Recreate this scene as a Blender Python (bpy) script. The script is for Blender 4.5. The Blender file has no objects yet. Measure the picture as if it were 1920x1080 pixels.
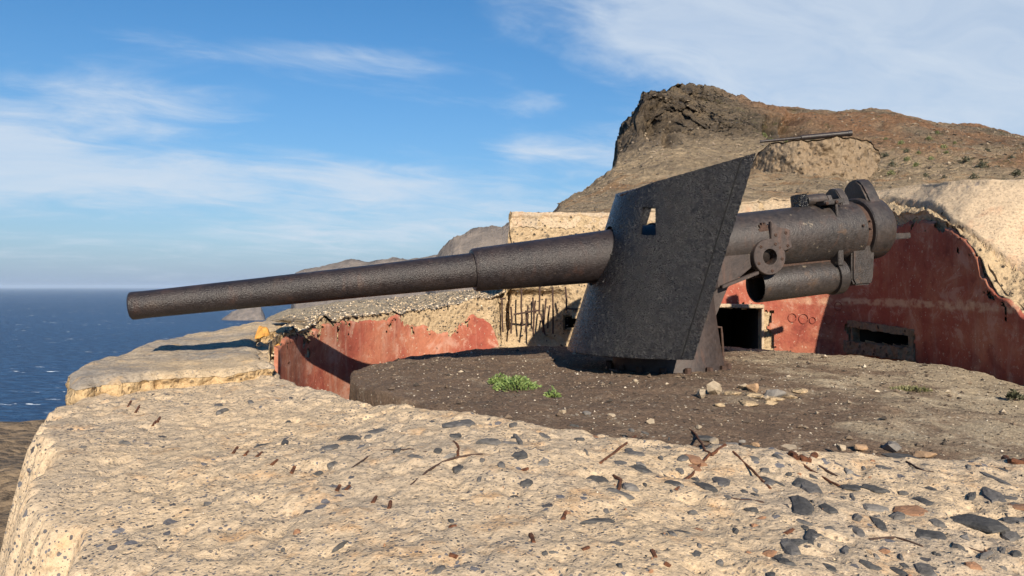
import bpy, bmesh, math, random
import numpy as np
from mathutils import Vector, Matrix

# ------------------------------------------------------------------ camera, sky, sun, exposure
scene = bpy.context.scene
COL = scene.collection
F = 1400.0                                   # focal length in pixels of a 1920 wide frame
cam_d = bpy.data.cameras.new('camera')
cam_d.sensor_width = 36.0
cam_d.lens = 36.0 * F / 1920.0
cam_d.clip_start = 0.05
cam_d.clip_end = 120000.0
cam = bpy.data.objects.new('camera', cam_d)
COL.objects.link(cam)
cam.location = (0, 0, 0)
cam.rotation_euler = (math.radians(90.0 - 0.10), 0, 0)
scene.camera = cam

SUN_AZ = math.radians(13.0)                  # to the right of straight behind the camera
SUN_EL = math.radians(26.0)
SUN_DIR = Vector((math.sin(SUN_AZ) * math.cos(SUN_EL), -math.cos(SUN_AZ) * math.cos(SUN_EL), math.sin(SUN_EL)))

world = bpy.data.worlds.new('World')
scene.world = world
world.use_nodes = True
SKY_STRENGTH = 0.066

sun_d = bpy.data.lights.new('sun', 'SUN')
sun_d.energy = 5.0
sun_d.angle = math.radians(0.5)
sun_d.color = (1.0, 0.885, 0.72)
sun = bpy.data.objects.new('sun', sun_d)
COL.objects.link(sun)
sun.rotation_euler = SUN_DIR.to_track_quat('Z', 'Y').to_euler()
sun.location = SUN_DIR * 50

scene.view_settings.view_transform = 'Standard'
scene.view_settings.look = 'None'
scene.view_settings.exposure = 0.68
scene.view_settings.gamma = 1.0
scene.view_settings.use_curve_mapping = False
scene.render.engine = 'CYCLES'
scene.cycles.max_bounces = 4
scene.cycles.use_adaptive_sampling = True
scene.cycles.adaptive_threshold = 0.02
scene.cycles.use_denoising = True


class NT:
    """small node helper"""
    def __init__(self, tree):
        self.t = tree
        self.n = tree.nodes
        self.l = tree.links

    def node(self, typ, **kw):
        nd = self.n.new(typ)
        for k, v in kw.items():
            setattr(nd, k, v)
        return nd

    def put(self, sock, v):
        if isinstance(v, bpy.types.NodeSocket):
            self.l.new(v, sock)
        elif v is not None:
            if sock.type == 'RGBA' and hasattr(v, '__len__') and len(v) == 3:
                v = (*v, 1.0)
            sock.default_value = v

    def math(self, op, a, b=None, clamp=False):
        nd = self.node('ShaderNodeMath', operation=op, use_clamp=clamp)
        self.put(nd.inputs[0], a)
        if b is not None:
            self.put(nd.inputs[1], b)
        return nd.outputs[0]

    def vmath(self, op, a, b=None):
        nd = self.node('ShaderNodeVectorMath', operation=op)
        self.put(nd.inputs[0], a)
        if b is not None:
            self.put(nd.inputs[1], b)
        return nd.outputs[0]

    def mix(self, fac, a, b, blend='MIX'):
        nd = self.node('ShaderNodeMix', data_type='RGBA', blend_type=blend)
        self.put(nd.inputs[0], fac)
        self.put(nd.inputs[6], a)
        self.put(nd.inputs[7], b)
        return nd.outputs[2]

    def ramp(self, fac, stops, interp='LINEAR'):
        nd = self.node('ShaderNodeValToRGB')
        cr = nd.color_ramp
        cr.interpolation = interp
        while len(cr.elements) < len(stops):
            cr.elements.new(0.5)
        for e, (p, c) in zip(cr.elements, stops):
            e.position = p
            if not hasattr(c, '__len__'):
                c = (c, c, c)
            e.color = (*c[:3], 1.0)
        self.put(nd.inputs[0], fac)
        return nd.outputs[0]

    def noise(self, vec, scale, detail=4.0, rough=0.55, dist=0.0, out=0):
        nd = self.node('ShaderNodeTexNoise')
        self.put(nd.inputs['Vector'], vec)
        nd.inputs['Scale'].default_value = scale
        nd.inputs['Detail'].default_value = detail
        nd.inputs['Roughness'].default_value = rough
        nd.inputs['Distortion'].default_value = dist
        return nd.outputs[out]

    def voro(self, vec, scale, feature='F1', out='Distance', rnd=1.0):
        nd = self.node('ShaderNodeTexVoronoi', feature=feature)
        self.put(nd.inputs['Vector'], vec)
        nd.inputs['Scale'].default_value = scale
        nd.inputs['Randomness'].default_value = rnd
        return nd.outputs[out]

    def mapping(self, vec, scale=(1, 1, 1), rot=(0, 0, 0), loc=(0, 0, 0)):
        nd = self.node('ShaderNodeMapping')
        self.put(nd.inputs['Vector'], vec)
        nd.inputs['Scale'].default_value = scale
        nd.inputs['Rotation'].default_value = rot
        nd.inputs['Location'].default_value = loc
        return nd.outputs[0]

    def step(self, v, a, b):
        nd = self.node('ShaderNodeMapRange', interpolation_type='SMOOTHSTEP')
        self.put(nd.inputs[0], v)
        nd.inputs[1].default_value = a
        nd.inputs[2].default_value = b
        return nd.outputs[0]

    def bump(self, h, strength, dist, normal=None):
        nd = self.node('ShaderNodeBump')
        nd.inputs['Strength'].default_value = strength
        nd.inputs['Distance'].default_value = dist
        self.put(nd.inputs['Height'], h)
        if normal is not None:
            self.put(nd.inputs['Normal'], normal)
        return nd.outputs[0]


def build_world():
    w = NT(world.node_tree)
    w.n.clear()
    out = w.node('ShaderNodeOutputWorld')
    bg = w.node('ShaderNodeBackground')
    bg.inputs[1].default_value = SKY_STRENGTH
    sky = w.node('ShaderNodeTexSky', sky_type='NISHITA')
    sky.sun_disc = False
    sky.sun_elevation = SUN_EL
    # world direction of the sun: rotation is measured from +Y towards +X
    sky.sun_rotation = math.atan2(SUN_DIR.x, SUN_DIR.y)
    sky.altitude = 100.0
    sky.air_density = 1.0
    sky.dust_density = 0.0
    sky.ozone_density = 3.0
    tc = w.node('ShaderNodeTexCoord').outputs['Generated']
    sep = w.node('ShaderNodeSeparateXYZ')
    w.l.new(tc, sep.inputs[0])
    x, y, z = sep.outputs
    az = w.math('ARCTAN2', x, y)
    el = w.math('ARCSINE', z)
    # cloud layer: noise on a plane high above, stretched into streaks
    zc = w.math('ADD', w.math('MAXIMUM', z, 0.0), 0.16)
    cmb = w.node('ShaderNodeCombineXYZ')
    w.l.new(w.math('DIVIDE', x, zc), cmb.inputs[0])
    w.l.new(w.math('DIVIDE', y, zc), cmb.inputs[1])
    pl = w.mapping(cmb.outputs[0], rot=(0, 0, math.radians(-28)))
    pl = w.mapping(pl, scale=(0.75, 1.35, 1.0))
    n1 = w.noise(pl, 1.0, 7.0, 0.58, 0.5)
    n2 = w.noise(pl, 3.3, 6.0, 0.62, 0.8)
    nn = w.math('ADD', w.math('MULTIPLY', n1, 0.65), w.math('MULTIPLY', n2, 0.35))

    def blob(a, e, ra, re, soft=1.0):
        da = w.math('DIVIDE', w.math('SUBTRACT', az, math.radians(a)), math.radians(ra))
        de = w.math('DIVIDE', w.math('SUBTRACT', el, math.radians(e)), math.radians(re))
        r2 = w.math('ADD', w.math('MULTIPLY', da, da), w.math('MULTIPLY', de, de))
        return w.math('EXPONENT', w.math('MULTIPLY', r2, -soft))

    # the cloud banks seen over the sea on the left and behind the hill on the right
    blobs = [(-37, 7.8, 12, 2.9, 1.0), (-27, 12.6, 8, 1.9, 0.52), (-14, 8.2, 11, 2.0, 0.55), (-17, 16.4, 10, 1.6, 0.30), (-6, 14, 9, 1.6, 0.28),
             (31, 14.5, 19, 8.0, 1.05), (18, 21, 22, 4, 0.62), (1.5, 10.4, 3.2, 1.1, 0.42), (1.5, 13.6, 2.2, 0.8, 0.42),
             (-3, 5, 14, 3.5, 0.40), (10, 18.5, 2.4, 1.0, 0.4), (-22, 4.0, 22, 3.0, 0.28), (60, 14, 16, 9, 0.6),
             (-75, 8, 18, 5, 0.6)]
    tot = None
    for a, e, ra, re, amp in blobs:
        b = w.math('MULTIPLY', blob(a, e, ra, re), amp)
        tot = b if tot is None else w.math('ADD', tot, b)
    # density = mask carved by the noise, plus thin wisps everywhere
    carve = w.math('ADD', tot, w.math('MULTIPLY', w.math('SUBTRACT', nn, 0.5), 1.9))
    dens = w.step(carve, 0.16, 0.78)
    wisps = w.math('MULTIPLY', w.step(n1, 0.56, 0.85), 0.35)
    dens = w.math('MINIMUM', w.math('ADD', w.math('MULTIPLY', dens, w.math('ADD', 0.42, w.math('MULTIPLY', n2, 0.62))), wisps), 0.85)
    hor = w.step(z, -0.01, 0.03)
    dens = w.math('MULTIPLY', dens, hor)
    skyc = sky.outputs[0]
    hs = w.node('ShaderNodeHueSaturation')
    hs.inputs['Saturation'].default_value = 1.3
    hs.inputs['Value'].default_value = 1.15
    w.put(hs.inputs['Color'], skyc)
    # pale sea haze low over the horizon all the way round
    hz = w.math('MULTIPLY', w.math('EXPONENT', w.math('MULTIPLY', w.math('MAXIMUM', el, 0.0), -5.5)), 0.9)
    base = w.mix(hz, hs.outputs[0], (1.65, 2.95, 5.3))
    col = w.mix(dens, base, (6.3, 7.1, 8.1))
    w.l.new(col, bg.inputs[0])
    w.l.new(bg.outputs[0], out.inputs[0])


build_world()

# ------------------------------------------------------------------ helpers
rng = random.Random(7)
npr = np.random.default_rng(11)


def P(px, py, d):
    """point at distance d along the view axis that the photograph shows at pixel (px, py)"""
    return Vector(((px - 960.0) / F * d, d, (540.0 - py) / F * d))


def _hash(ix, iy, iz, seed):
    h = (ix.astype(np.int64) * 374761393 + iy.astype(np.int64) * 668265263 + iz.astype(np.int64) * 2147483647 + seed * 974711) & 0xffffffff
    h = ((h ^ (h >> 13)) * 1274126177) & 0xffffffff
    h = h ^ (h >> 16)
    return (h & 0xffff) / 65535.0


def vnoise(p, seed=0):
    p = np.asarray(p, dtype=float)
    i = np.floor(p).astype(np.int64)
    f = p - i
    f = f * f * (3 - 2 * f)
    r = 0.0
    for dx in (0, 1):
        wx = f[:, 0] if dx else 1 - f[:, 0]
        for dy in (0, 1):
            wy = f[:, 1] if dy else 1 - f[:, 1]
            for dz in (0, 1):
                wz = f[:, 2] if dz else 1 - f[:, 2]
                r = r + wx * wy * wz * _hash(i[:, 0] + dx, i[:, 1] + dy, i[:, 2] + dz, seed)
    return r * 2 - 1


def fbm(p, scale, octaves=4, seed=0, gain=0.5, ridged=False):
    p = np.asarray(p, dtype=float) * scale
    a, s, tot = 0.0, 1.0, 0.0
    for o in range(octaves):
        v = vnoise(p + o * 17.3, seed + o)
        if ridged:
            v = 1 - 2 * np.abs(v)
        a = a + v * s
        tot += s
        s *= gain
        p = p * 2.03
    return a / tot


def link(o, parent=None):
    COL.objects.link(o)
    if parent is not None:
        o.parent = parent
        o.matrix_parent_inverse = Matrix.Translation(-parent.location)
    return o


def mesh_obj(name, verts, faces, mat, parent=None, smooth=False, sharp=None):
    me = bpy.data.meshes.new(name)
    me.from_pydata([tuple(v) for v in verts], [], [tuple(f) for f in faces])
    me.update()
    if mat is not None:
        me.materials.append(mat)
    if smooth:
        me.polygons.foreach_set('use_smooth', [True] * len(me.polygons))
        if sharp:
            me.set_sharp_from_angle(angle=math.radians(sharp))
    return link(bpy.data.objects.new(name, me), parent)


def bm_obj(name, bm, mat, parent=None, smooth=False, sharp=None):
    me = bpy.data.meshes.new(name)
    bmesh.ops.recalc_face_normals(bm, faces=bm.faces[:])
    bm.to_mesh(me)
    bm.free()
    if mat is not None:
        me.materials.append(mat)
    if smooth:
        me.polygons.foreach_set('use_smooth', [True] * len(me.polygons))
        if sharp:
            me.set_sharp_from_angle(angle=math.radians(sharp))
    return link(bpy.data.objects.new(name, me), parent)


def grid_faces(nu, nv, keep=None, wrap=False):
    fs = []
    for i in range(nu if wrap else nu - 1):
        for j in range(nv - 1):
            if keep is None or keep(i, j):
                a = i * nv + j
                b = ((i + 1) % nu) * nv + j
                fs.append((a, b, b + 1, a + 1))
    return fs


def grid_obj(name, V, nu, nv, mat, parent=None, smooth=True, keep=None, sharp=None):
    return mesh_obj(name, V.reshape(-1, 3), grid_faces(nu, nv, keep), mat, parent, smooth, sharp)


def empty(name, loc):
    o = bpy.data.objects.new(name, None)
    o.location = loc
    o.empty_display_size = 0.2
    COL.objects.link(o)
    return o


def tag(o, label, cat, group=None):
    o['label'] = label
    o['category'] = cat
    if group:
        o['group'] = group
    return o


def structure(o):
    o['kind'] = 'structure'
    return o


def stuff(o, label=None, cat=None):
    o['kind'] = 'stuff'
    if label:
        o['label'] = label
    if cat:
        o['category'] = cat
    return o


# ------------------------------------------------------------------ materials
def new_mat(name):
    m = bpy.data.materials.new(name)
    m.use_nodes = True
    t = NT(m.node_tree)
    b = m.node_tree.nodes['Principled BSDF']
    pos = t.node('ShaderNodeNewGeometry').outputs['Position']
    return m, t, b, pos


def mat_concrete(name, c1, c2, stain, speck=0.5, dark=(0.045, 0.045, 0.05), bump=0.5, scale=1.0, rough=0.92, pit=0.35):
    """weathered cast concrete: two tones, ochre stains, dark grit and pits with shade in their colour"""
    m, t, b, pos = new_mat(name)
    n1 = t.noise(pos, 1.1 * scale, 6, 0.6, 0.3)
    n2 = t.noise(pos, 5.5 * scale, 6, 0.65)
    n3 = t.noise(pos, 42 * scale, 4, 0.7)
    col = t.mix(t.step(n1, 0.36, 0.64), c1, c2)
    col = t.mix(t.math('MULTIPLY', t.step(n2, 0.52, 0.74), 0.75), col, stain)
    col = t.mix(0.75, col, t.ramp(n3, [(0.28, 0.38), (0.48, 1.0), (0.72, 1.32)]), 'MULTIPLY')
    # grit: dark grains of several sizes, doubling as painted cavity shadows
    v1 = t.voro(pos, 62 * scale)
    v1c = t.voro(pos, 62 * scale, out='Color')
    s1 = t.math('MULTIPLY', t.math('LESS_THAN', v1, t.math('MULTIPLY', t.ramp(v1c, [(0.32, 0.0), (0.9, 0.46)]), 1.0)), speck)
    wp = t.vmath('ADD', pos, t.vmath('MULTIPLY', t.noise(pos, 30 * scale, 2, 0.5, out=1), (0.03, 0.03, 0.03)))
    v2 = t.voro(wp, 21 * scale)
    v2c = t.voro(wp, 21 * scale, out='Color')
    sepc = t.node('ShaderNodeSeparateColor')
    t.l.new(v2c, sepc.inputs[0])
    clump = t.step(t.noise(pos, 2.2 * scale, 3, 0.5), 0.42, 0.62)
    s2 = t.math('LESS_THAN', v2, t.math('MULTIPLY', t.math('MULTIPLY', t.step(sepc.outputs[0], 0.5, 1.0), 0.46), clump))
    calm = t.step(t.noise(pos, 1.6 * scale, 4, 0.6, 0.5), 0.40, 0.60)
    s1 = t.math('MULTIPLY', s1, t.math('ADD', 0.45, t.math('MULTIPLY', calm, 0.55)))
    grain = t.mix(sepc.outputs[1], dark, tuple(min(1, k * 3.2) for k in dark))
    col = t.mix(s1, col, grain)
    v4 = t.voro(pos, 118 * scale)
    v4c = t.voro(pos, 118 * scale, out='Color')
    s4 = t.math('LESS_THAN', v4, t.ramp(v4c, [(0.50, 0.0), (1.0, 0.5)]))
    col = t.mix(t.math('MULTIPLY', s4, speck * 0.75), col, tuple(k * 1.6 for k in dark))
    col = t.mix(t.math('MULTIPLY', s2, speck), col, grain)
    # pits, their shade mixed into the colour
    v3 = t.voro(pos, 34 * scale, feature='SMOOTH_F1')
    pits = t.step(v3, 0.05, 0.24)
    col = t.mix(t.math('MULTIPLY', t.math('SUBTRACT', 1.0, pits), pit), col, tuple(k * 0.45 for k in stain))
    t.put(b.inputs['Base Color'], col)
    b.inputs['Roughness'].default_value = rough
    b.inputs['Specular IOR Level'].default_value = 0.25
    h = t.math('ADD', t.math('MULTIPLY', n2, 1.2), t.math('MULTIPLY', n3, 0.55))
    h = t.math('ADD', h, t.math('MULTIPLY', pits, 0.4))
    h = t.math('ADD', h, t.math('MULTIPLY', s1, 0.12))
    t.put(b.inputs['Normal'], t.bump(h, bump, 0.03 / scale))
    return m


M_APRON = mat_concrete('apron concrete', (0.505, 0.382, 0.248), (0.435, 0.342, 0.24), (0.48, 0.285, 0.137), speck=0.95, bump=0.6)
M_SLABTOP = mat_concrete('slab concrete', (0.44, 0.335, 0.215), (0.27, 0.235, 0.195), (0.47, 0.31, 0.155), speck=0.6, pit=0.4)
M_ROOF = mat_concrete('roof concrete', (0.45, 0.345, 0.235), (0.37, 0.295, 0.21), (0.42, 0.26, 0.165), speck=0.45, pit=0.3, scale=0.8)


def mat_rubble(name, light, mid, dark, scale=1.0, voids=0.8):
    """spalled conglomerate: pebbles in pale mortar with hollows shaded by colour"""
    m, t, b, pos = new_mat(name)
    wp = t.vmath('ADD', pos, t.vmath('MULTIPLY', t.noise(pos, 9 * scale, 3, 0.6, out=1), (0.08, 0.08, 0.08)))
    v = t.voro(wp, 13 * scale)
    vc = t.voro(wp, 13 * scale, out='Color')
    sepc = t.node('ShaderNodeSeparateColor')
    t.l.new(vc, sepc.inputs[0])
    base = t.mix(t.noise(pos, 2.0 * scale, 5, 0.6), light, mid)
    n3 = t.noise(pos, 30 * scale, 4, 0.7)
    col = t.mix(0.7, base, t.ramp(n3, [(0.25, 0.6), (0.75, 1.3)]), 'MULTIPLY')
    stone = t.math('MULTIPLY', t.step(sepc.outputs[0], 0.6, 0.75), t.math('LESS_THAN', v, 0.42))
    col = t.mix(t.math('MULTIPLY', stone, 0.75), col, t.mix(sepc.outputs[1], dark, mid))
    holes = t.math('MULTIPLY', t.math('LESS_THAN', v, t.math('MULTIPLY', sepc.outputs[2], 0.30)), t.step(sepc.outputs[1], 0.30, 0.42))
    col = t.mix(t.math('MULTIPLY', holes, voids), col, (0.03, 0.026, 0.022))  # near-black colour painted in as the shade of the hollows
    t.put(b.inputs['Base Color'], col)
    b.inputs['Roughness'].default_value = 0.95
    b.inputs['Specular IOR Level'].default_value = 0.2
    h = t.math('SUBTRACT', t.math('ADD', t.math('MULTIPLY', n3, 0.5), t.math('MULTIPLY', v, -0.8)), t.math('MULTIPLY', holes, 0.8))
    t.put(b.inputs['Normal'], t.bump(h, 0.8, 0.05 / scale))
    return m


M_RUBBLE = mat_rubble('spalled concrete', (0.47, 0.36, 0.225), (0.36, 0.26, 0.16), (0.075, 0.065, 0.055), 1.25, 0.95)
M_GREYRUBBLE = mat_rubble('grey broken concrete', (0.27, 0.21, 0.14), (0.17, 0.135, 0.095), (0.06, 0.05, 0.04))


def mat_plaster():
    m, t, b, pos = new_mat('red limewash plaster')
    n1 = t.noise(pos, 1.7, 6, 0.62)
    st = t.noise(t.mapping(pos, scale=(7, 7, 0.9)), 1.0, 5, 0.6, 0.4)
    n3 = t.noise(pos, 26, 5, 0.7)
    col = t.mix(t.step(n1, 0.35, 0.65), (0.30, 0.078, 0.052), (0.40, 0.155, 0.092))
    col = t.mix(t.math('MULTIPLY', t.step(st, 0.52, 0.75), 0.62), col, (0.46, 0.27, 0.20))
    col = t.mix(t.math('MULTIPLY', t.step(st, 0.48, 0.27), 0.5), col, (0.29, 0.055, 0.04))
    col = t.mix(0.5, col, t.ramp(n3, [(0.25, 0.62), (0.75, 1.3)]), 'MULTIPLY')
    blot = t.noise(pos, 3.4, 7, 0.72, 0.6)
    col = t.mix(t.math('MULTIPLY', t.step(blot, 0.52, 0.64), 0.75), col, (0.47, 0.265, 0.20))
    col = t.mix(t.math('MULTIPLY', t.step(blot, 0.46, 0.32), 0.6), col, (0.15, 0.034, 0.027))
    chips = t.math('GREATER_THAN', t.noise(pos, 19, 4, 0.75), 0.635)
    col = t.mix(t.math('MULTIPLY', chips, 0.7), col, (0.55, 0.40, 0.30))
    # worn pour line, a hand above platform height
    sp = t.node('ShaderNodeSeparateXYZ')
    t.l.new(pos, sp.inputs[0])
    zz = t.math('ADD', sp.outputs[2], t.math('MULTIPLY', t.math('SUBTRACT', t.noise(pos, 6, 4, 0.6), 0.5), 0.12))
    band = t.math('MULTIPLY', t.step(zz, -0.255, -0.215), t.step(zz, -0.14, -0.17))
    right = t.step(sp.outputs[0], 3.6, 4.4)
    band = t.math('MULTIPLY', t.math('MULTIPLY', band, right), t.step(t.noise(pos, 8, 5, 0.65), 0.36, 0.58))
    col = t.mix(t.math('MULTIPLY', band, 0.75), col, (0.62, 0.42, 0.27))
    t.put(b.inputs['Base Color'], col)
    b.inputs['Roughness'].default_value = 0.9
    b.inputs['Specular IOR Level'].default_value = 0.25
    t.put(b.inputs['Normal'], t.bump(t.math('ADD', n3, t.math('MULTIPLY', chips, -0.3)), 0.45, 0.02))
    return m


M_PLASTER = mat_plaster()


def mat_iron(name, c1, c2, bump_scale, bump_str, rough, spec=0.5, patches=0.0, grain2=None, bdist=0.01):
    m, t, b, pos = new_mat(name)
    n1 = t.noise(pos, 3.0, 6, 0.6)
    n2 = t.noise(pos, 22, 5, 0.65)
    col = t.mix(t.step(n1, 0.35, 0.68), c1, c2)
    col = t.mix(0.8, col, t.ramp(n2, [(0.25, 0.5), (0.75, 1.6)]), 'MULTIPLY')
    runs = t.noise(t.mapping(pos, scale=(9, 9, 1.1)), 1.0, 5, 0.65, 0.3)
    col = t.mix(t.math('MULTIPLY', t.step(runs, 0.55, 0.72), 0.45), col, tuple(q * k for q, k in zip(c2, (2.3, 1.6, 1.25))))
    if patches:
        pn = t.noise(pos, 9, 6, 0.7)
        pk = t.math('MULTIPLY', t.step(pn, 0.64, 0.70), patches)
        col = t.mix(pk, col, (0.33, 0.27, 0.19))
        pr = t.math('MULTIPLY', t.step(t.noise(pos, 5, 5, 0.7, 0.6), 0.56, 0.72), patches)
        col = t.mix(pr, col, (0.10, 0.055, 0.028))
    t.put(b.inputs['Base Color'], col)
    b.inputs['Metallic'].default_value = 0.0
    t.put(b.inputs['Roughness'], t.ramp(n2, [(0.3, rough - 0.07), (0.7, rough + 0.1)]))
    b.inputs['Specular IOR Level'].default_value = spec
    hv = t.noise(pos, bump_scale, 3, 0.6)
    if grain2:
        hv = t.math('ADD', hv, t.math('MULTIPLY', t.voro(pos, grain2, feature='SMOOTH_F1'), 0.7))
    t.put(b.inputs['Normal'], t.bump(hv, bump_str, bdist))
    return m


M_BARREL = mat_iron('rusted gun steel', (0.017, 0.0135, 0.0145), (0.027, 0.020, 0.019), 85, 0.8, 0.38, 0.42, patches=0.14)
M_SHIELD = mat_iron('blistered black shield paint', (0.0055, 0.0055, 0.0072), (0.0085, 0.0078, 0.0085), 70, 1.0, 0.25, 0.46, grain2=85, bdist=0.018)
M_BREECH = mat_iron('worn breech steel', (0.026, 0.022, 0.021), (0.040, 0.031, 0.028), 60, 0.5, 0.48, 0.5, patches=0.5)
M_PEDESTAL = mat_iron('pedestal steel', (0.035, 0.027, 0.026), (0.052, 0.038, 0.034), 50, 0.4, 0.6, 0.4, patches=0.25)


def mat_plain(name, c, rough=0.85, var=0.35, scale=18, spec=0.3, bump=0.4):
    m, t, b, pos = new_mat(name)
    n = t.noise(pos, scale, 5, 0.65)
    col = t.mix(1.0, c, t.ramp(n, [(0.25, 1 - var), (0.75, 1 + var)]), 'MULTIPLY')
    t.put(b.inputs['Base Color'], col)
    b.inputs['Roughness'].default_value = rough
    b.inputs['Specular IOR Level'].default_value = spec
    t.put(b.inputs['Normal'], t.bump(n, bump, 0.02))
    return m


M_STONES = [mat_plain('basalt a', (0.062, 0.060, 0.058), 0.8, 0.5, 30), mat_plain('basalt b', (0.105, 0.098, 0.092), 0.85, 0.5, 34),
            mat_plain('basalt c', (0.17, 0.155, 0.14), 0.9, 0.4, 30), mat_plain('red tuff', (0.24, 0.13, 0.075), 0.9, 0.4, 30)]
M_RUST = mat_plain('rust', (0.105, 0.042, 0.021), 0.9, 0.8, 55)
M_DARKRUST = mat_plain('dark rust', (0.06, 0.036, 0.028), 0.9, 0.5, 40)
M_ROCKPALE = mat_plain('pale loose stone', (0.33, 0.265, 0.19), 0.92, 0.35, 24)
M_ROCKTAN = mat_plain('tan loose stone', (0.34, 0.22, 0.13), 0.92, 0.4, 24)
M_LICHEN = mat_plain('orange lichen stone', (0.50, 0.25, 0.06), 0.9, 0.5, 14)
M_SOOT = mat_plain('black seam', (0.004, 0.004, 0.0045), 0.95, 0.3, 30)
M_DARKROOM = mat_plain('shade dark concrete', (0.05, 0.045, 0.04), 0.95, 0.3, 8)  # shade inside the openings put into a near-black base colour
M_CHALK = mat_plain('scratched plaster', (0.25, 0.064, 0.045), 0.95, 0.3, 30)


def mat_soil():
    m, t, b, pos = new_mat('gravelly soil')
    n1 = t.noise(pos, 0.9, 5, 0.6)
    n2 = t.noise(pos, 7, 6, 0.7)
    n3 = t.noise(pos, 55, 4, 0.75)
    sp = t.node('ShaderNodeSeparateXYZ')
    t.l.new(pos, sp.inputs[0])
    # grey lichened concrete shows through towards the right, brown ash soil on the left
    side = t.math('ADD', t.math('MULTIPLY', t.math('SUBTRACT', sp.outputs[0], 1.9), 0.5), t.math('MULTIPLY', t.math('SUBTRACT', t.noise(pos, 1.6, 6, 0.7, 0.5), 0.5), 3.6))
    k = t.step(side, 0.0, 0.9)
    col = t.mix(k, (0.165, 0.112, 0.077), (0.36, 0.29, 0.20))
    col = t.mix(t.math('MULTIPLY', t.step(n2, 0.5, 0.72), 0.6), col, t.mix(k, (0.27, 0.195, 0.135), (0.50, 0.40, 0.27)))
    patch = t.noise(pos, 3.1, 7, 0.75, 0.8)
    col = t.mix(t.math('MULTIPLY', t.step(patch, 0.54, 0.64), t.math('ADD', 0.25, t.math('MULTIPLY', k, 0.55))), col, (0.46, 0.385, 0.28))
    col = t.mix(t.math('MULTIPLY', t.step(patch, 0.46, 0.36), 0.55), col, (0.085, 0.066, 0.052))
    col = t.mix(0.9, col, t.ramp(n3, [(0.25, 0.35), (0.55, 1.0), (0.8, 1.9)]), 'MULTIPLY')
    v = t.voro(pos, 34)
    vc = t.voro(pos, 34, out='Color')
    peb = t.math('LESS_THAN', v, t.ramp(vc, [(0.55, 0.0), (1.0, 0.45)]))
    col = t.mix(t.math('MULTIPLY', peb, 0.75), col, t.ramp(t.voro(pos, 34, out='Color'), [(0.2, (0.05, 0.045, 0.04)), (0.5, (0.2, 0.16, 0.12)), (0.85, (0.48, 0.42, 0.33))]))
    t.put(b.inputs['Base Color'], col)
    b.inputs['Roughness'].default_value = 0.95
    b.inputs['Specular IOR Level'].default_value = 0.2
    h = t.math('ADD', t.math('ADD', n2, t.math('MULTIPLY', n3, 0.5)), t.math('MULTIPLY', peb, 0.35))
    t.put(b.inputs['Normal'], t.bump(h, 0.8, 0.04))
    return m


M_SOIL = mat_soil()


def mat_attr(name, stops, rough=0.92, bump=0.3):
    """colour picked per piece from a random vertex attribute"""
    m, t, b, pos = new_mat(name)
    a = t.node('ShaderNodeAttribute', attribute_name='tone')
    n = t.noise(pos, 60, 3, 0.6)
    col = t.mix(0.5, t.ramp(a.outputs['Fac'], stops), t.ramp(n, [(0.2, 0.6), (0.8, 1.4)]), 'MULTIPLY')
    t.put(b.inputs['Base Color'], col)
    b.inputs['Roughness'].default_value = rough
    b.inputs['Specular IOR Level'].default_value = 0.25
    return m


M_PEBBLE = mat_attr('mixed pebbles', [(0.0, (0.05, 0.042, 0.035)), (0.4, (0.12, 0.085, 0.06)), (0.65, (0.22, 0.17, 0.12)), (0.85, (0.42, 0.35, 0.26)), (1.0, (0.62, 0.55, 0.45))])
M_CHIPS = mat_attr('concrete chips', [(0.0, (0.07, 0.065, 0.065)), (0.3, (0.16, 0.14, 0.12)), (0.5, (0.45, 0.34, 0.22)), (0.8, (0.55, 0.43, 0.29)), (1.0, (0.62, 0.55, 0.45))])


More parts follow.
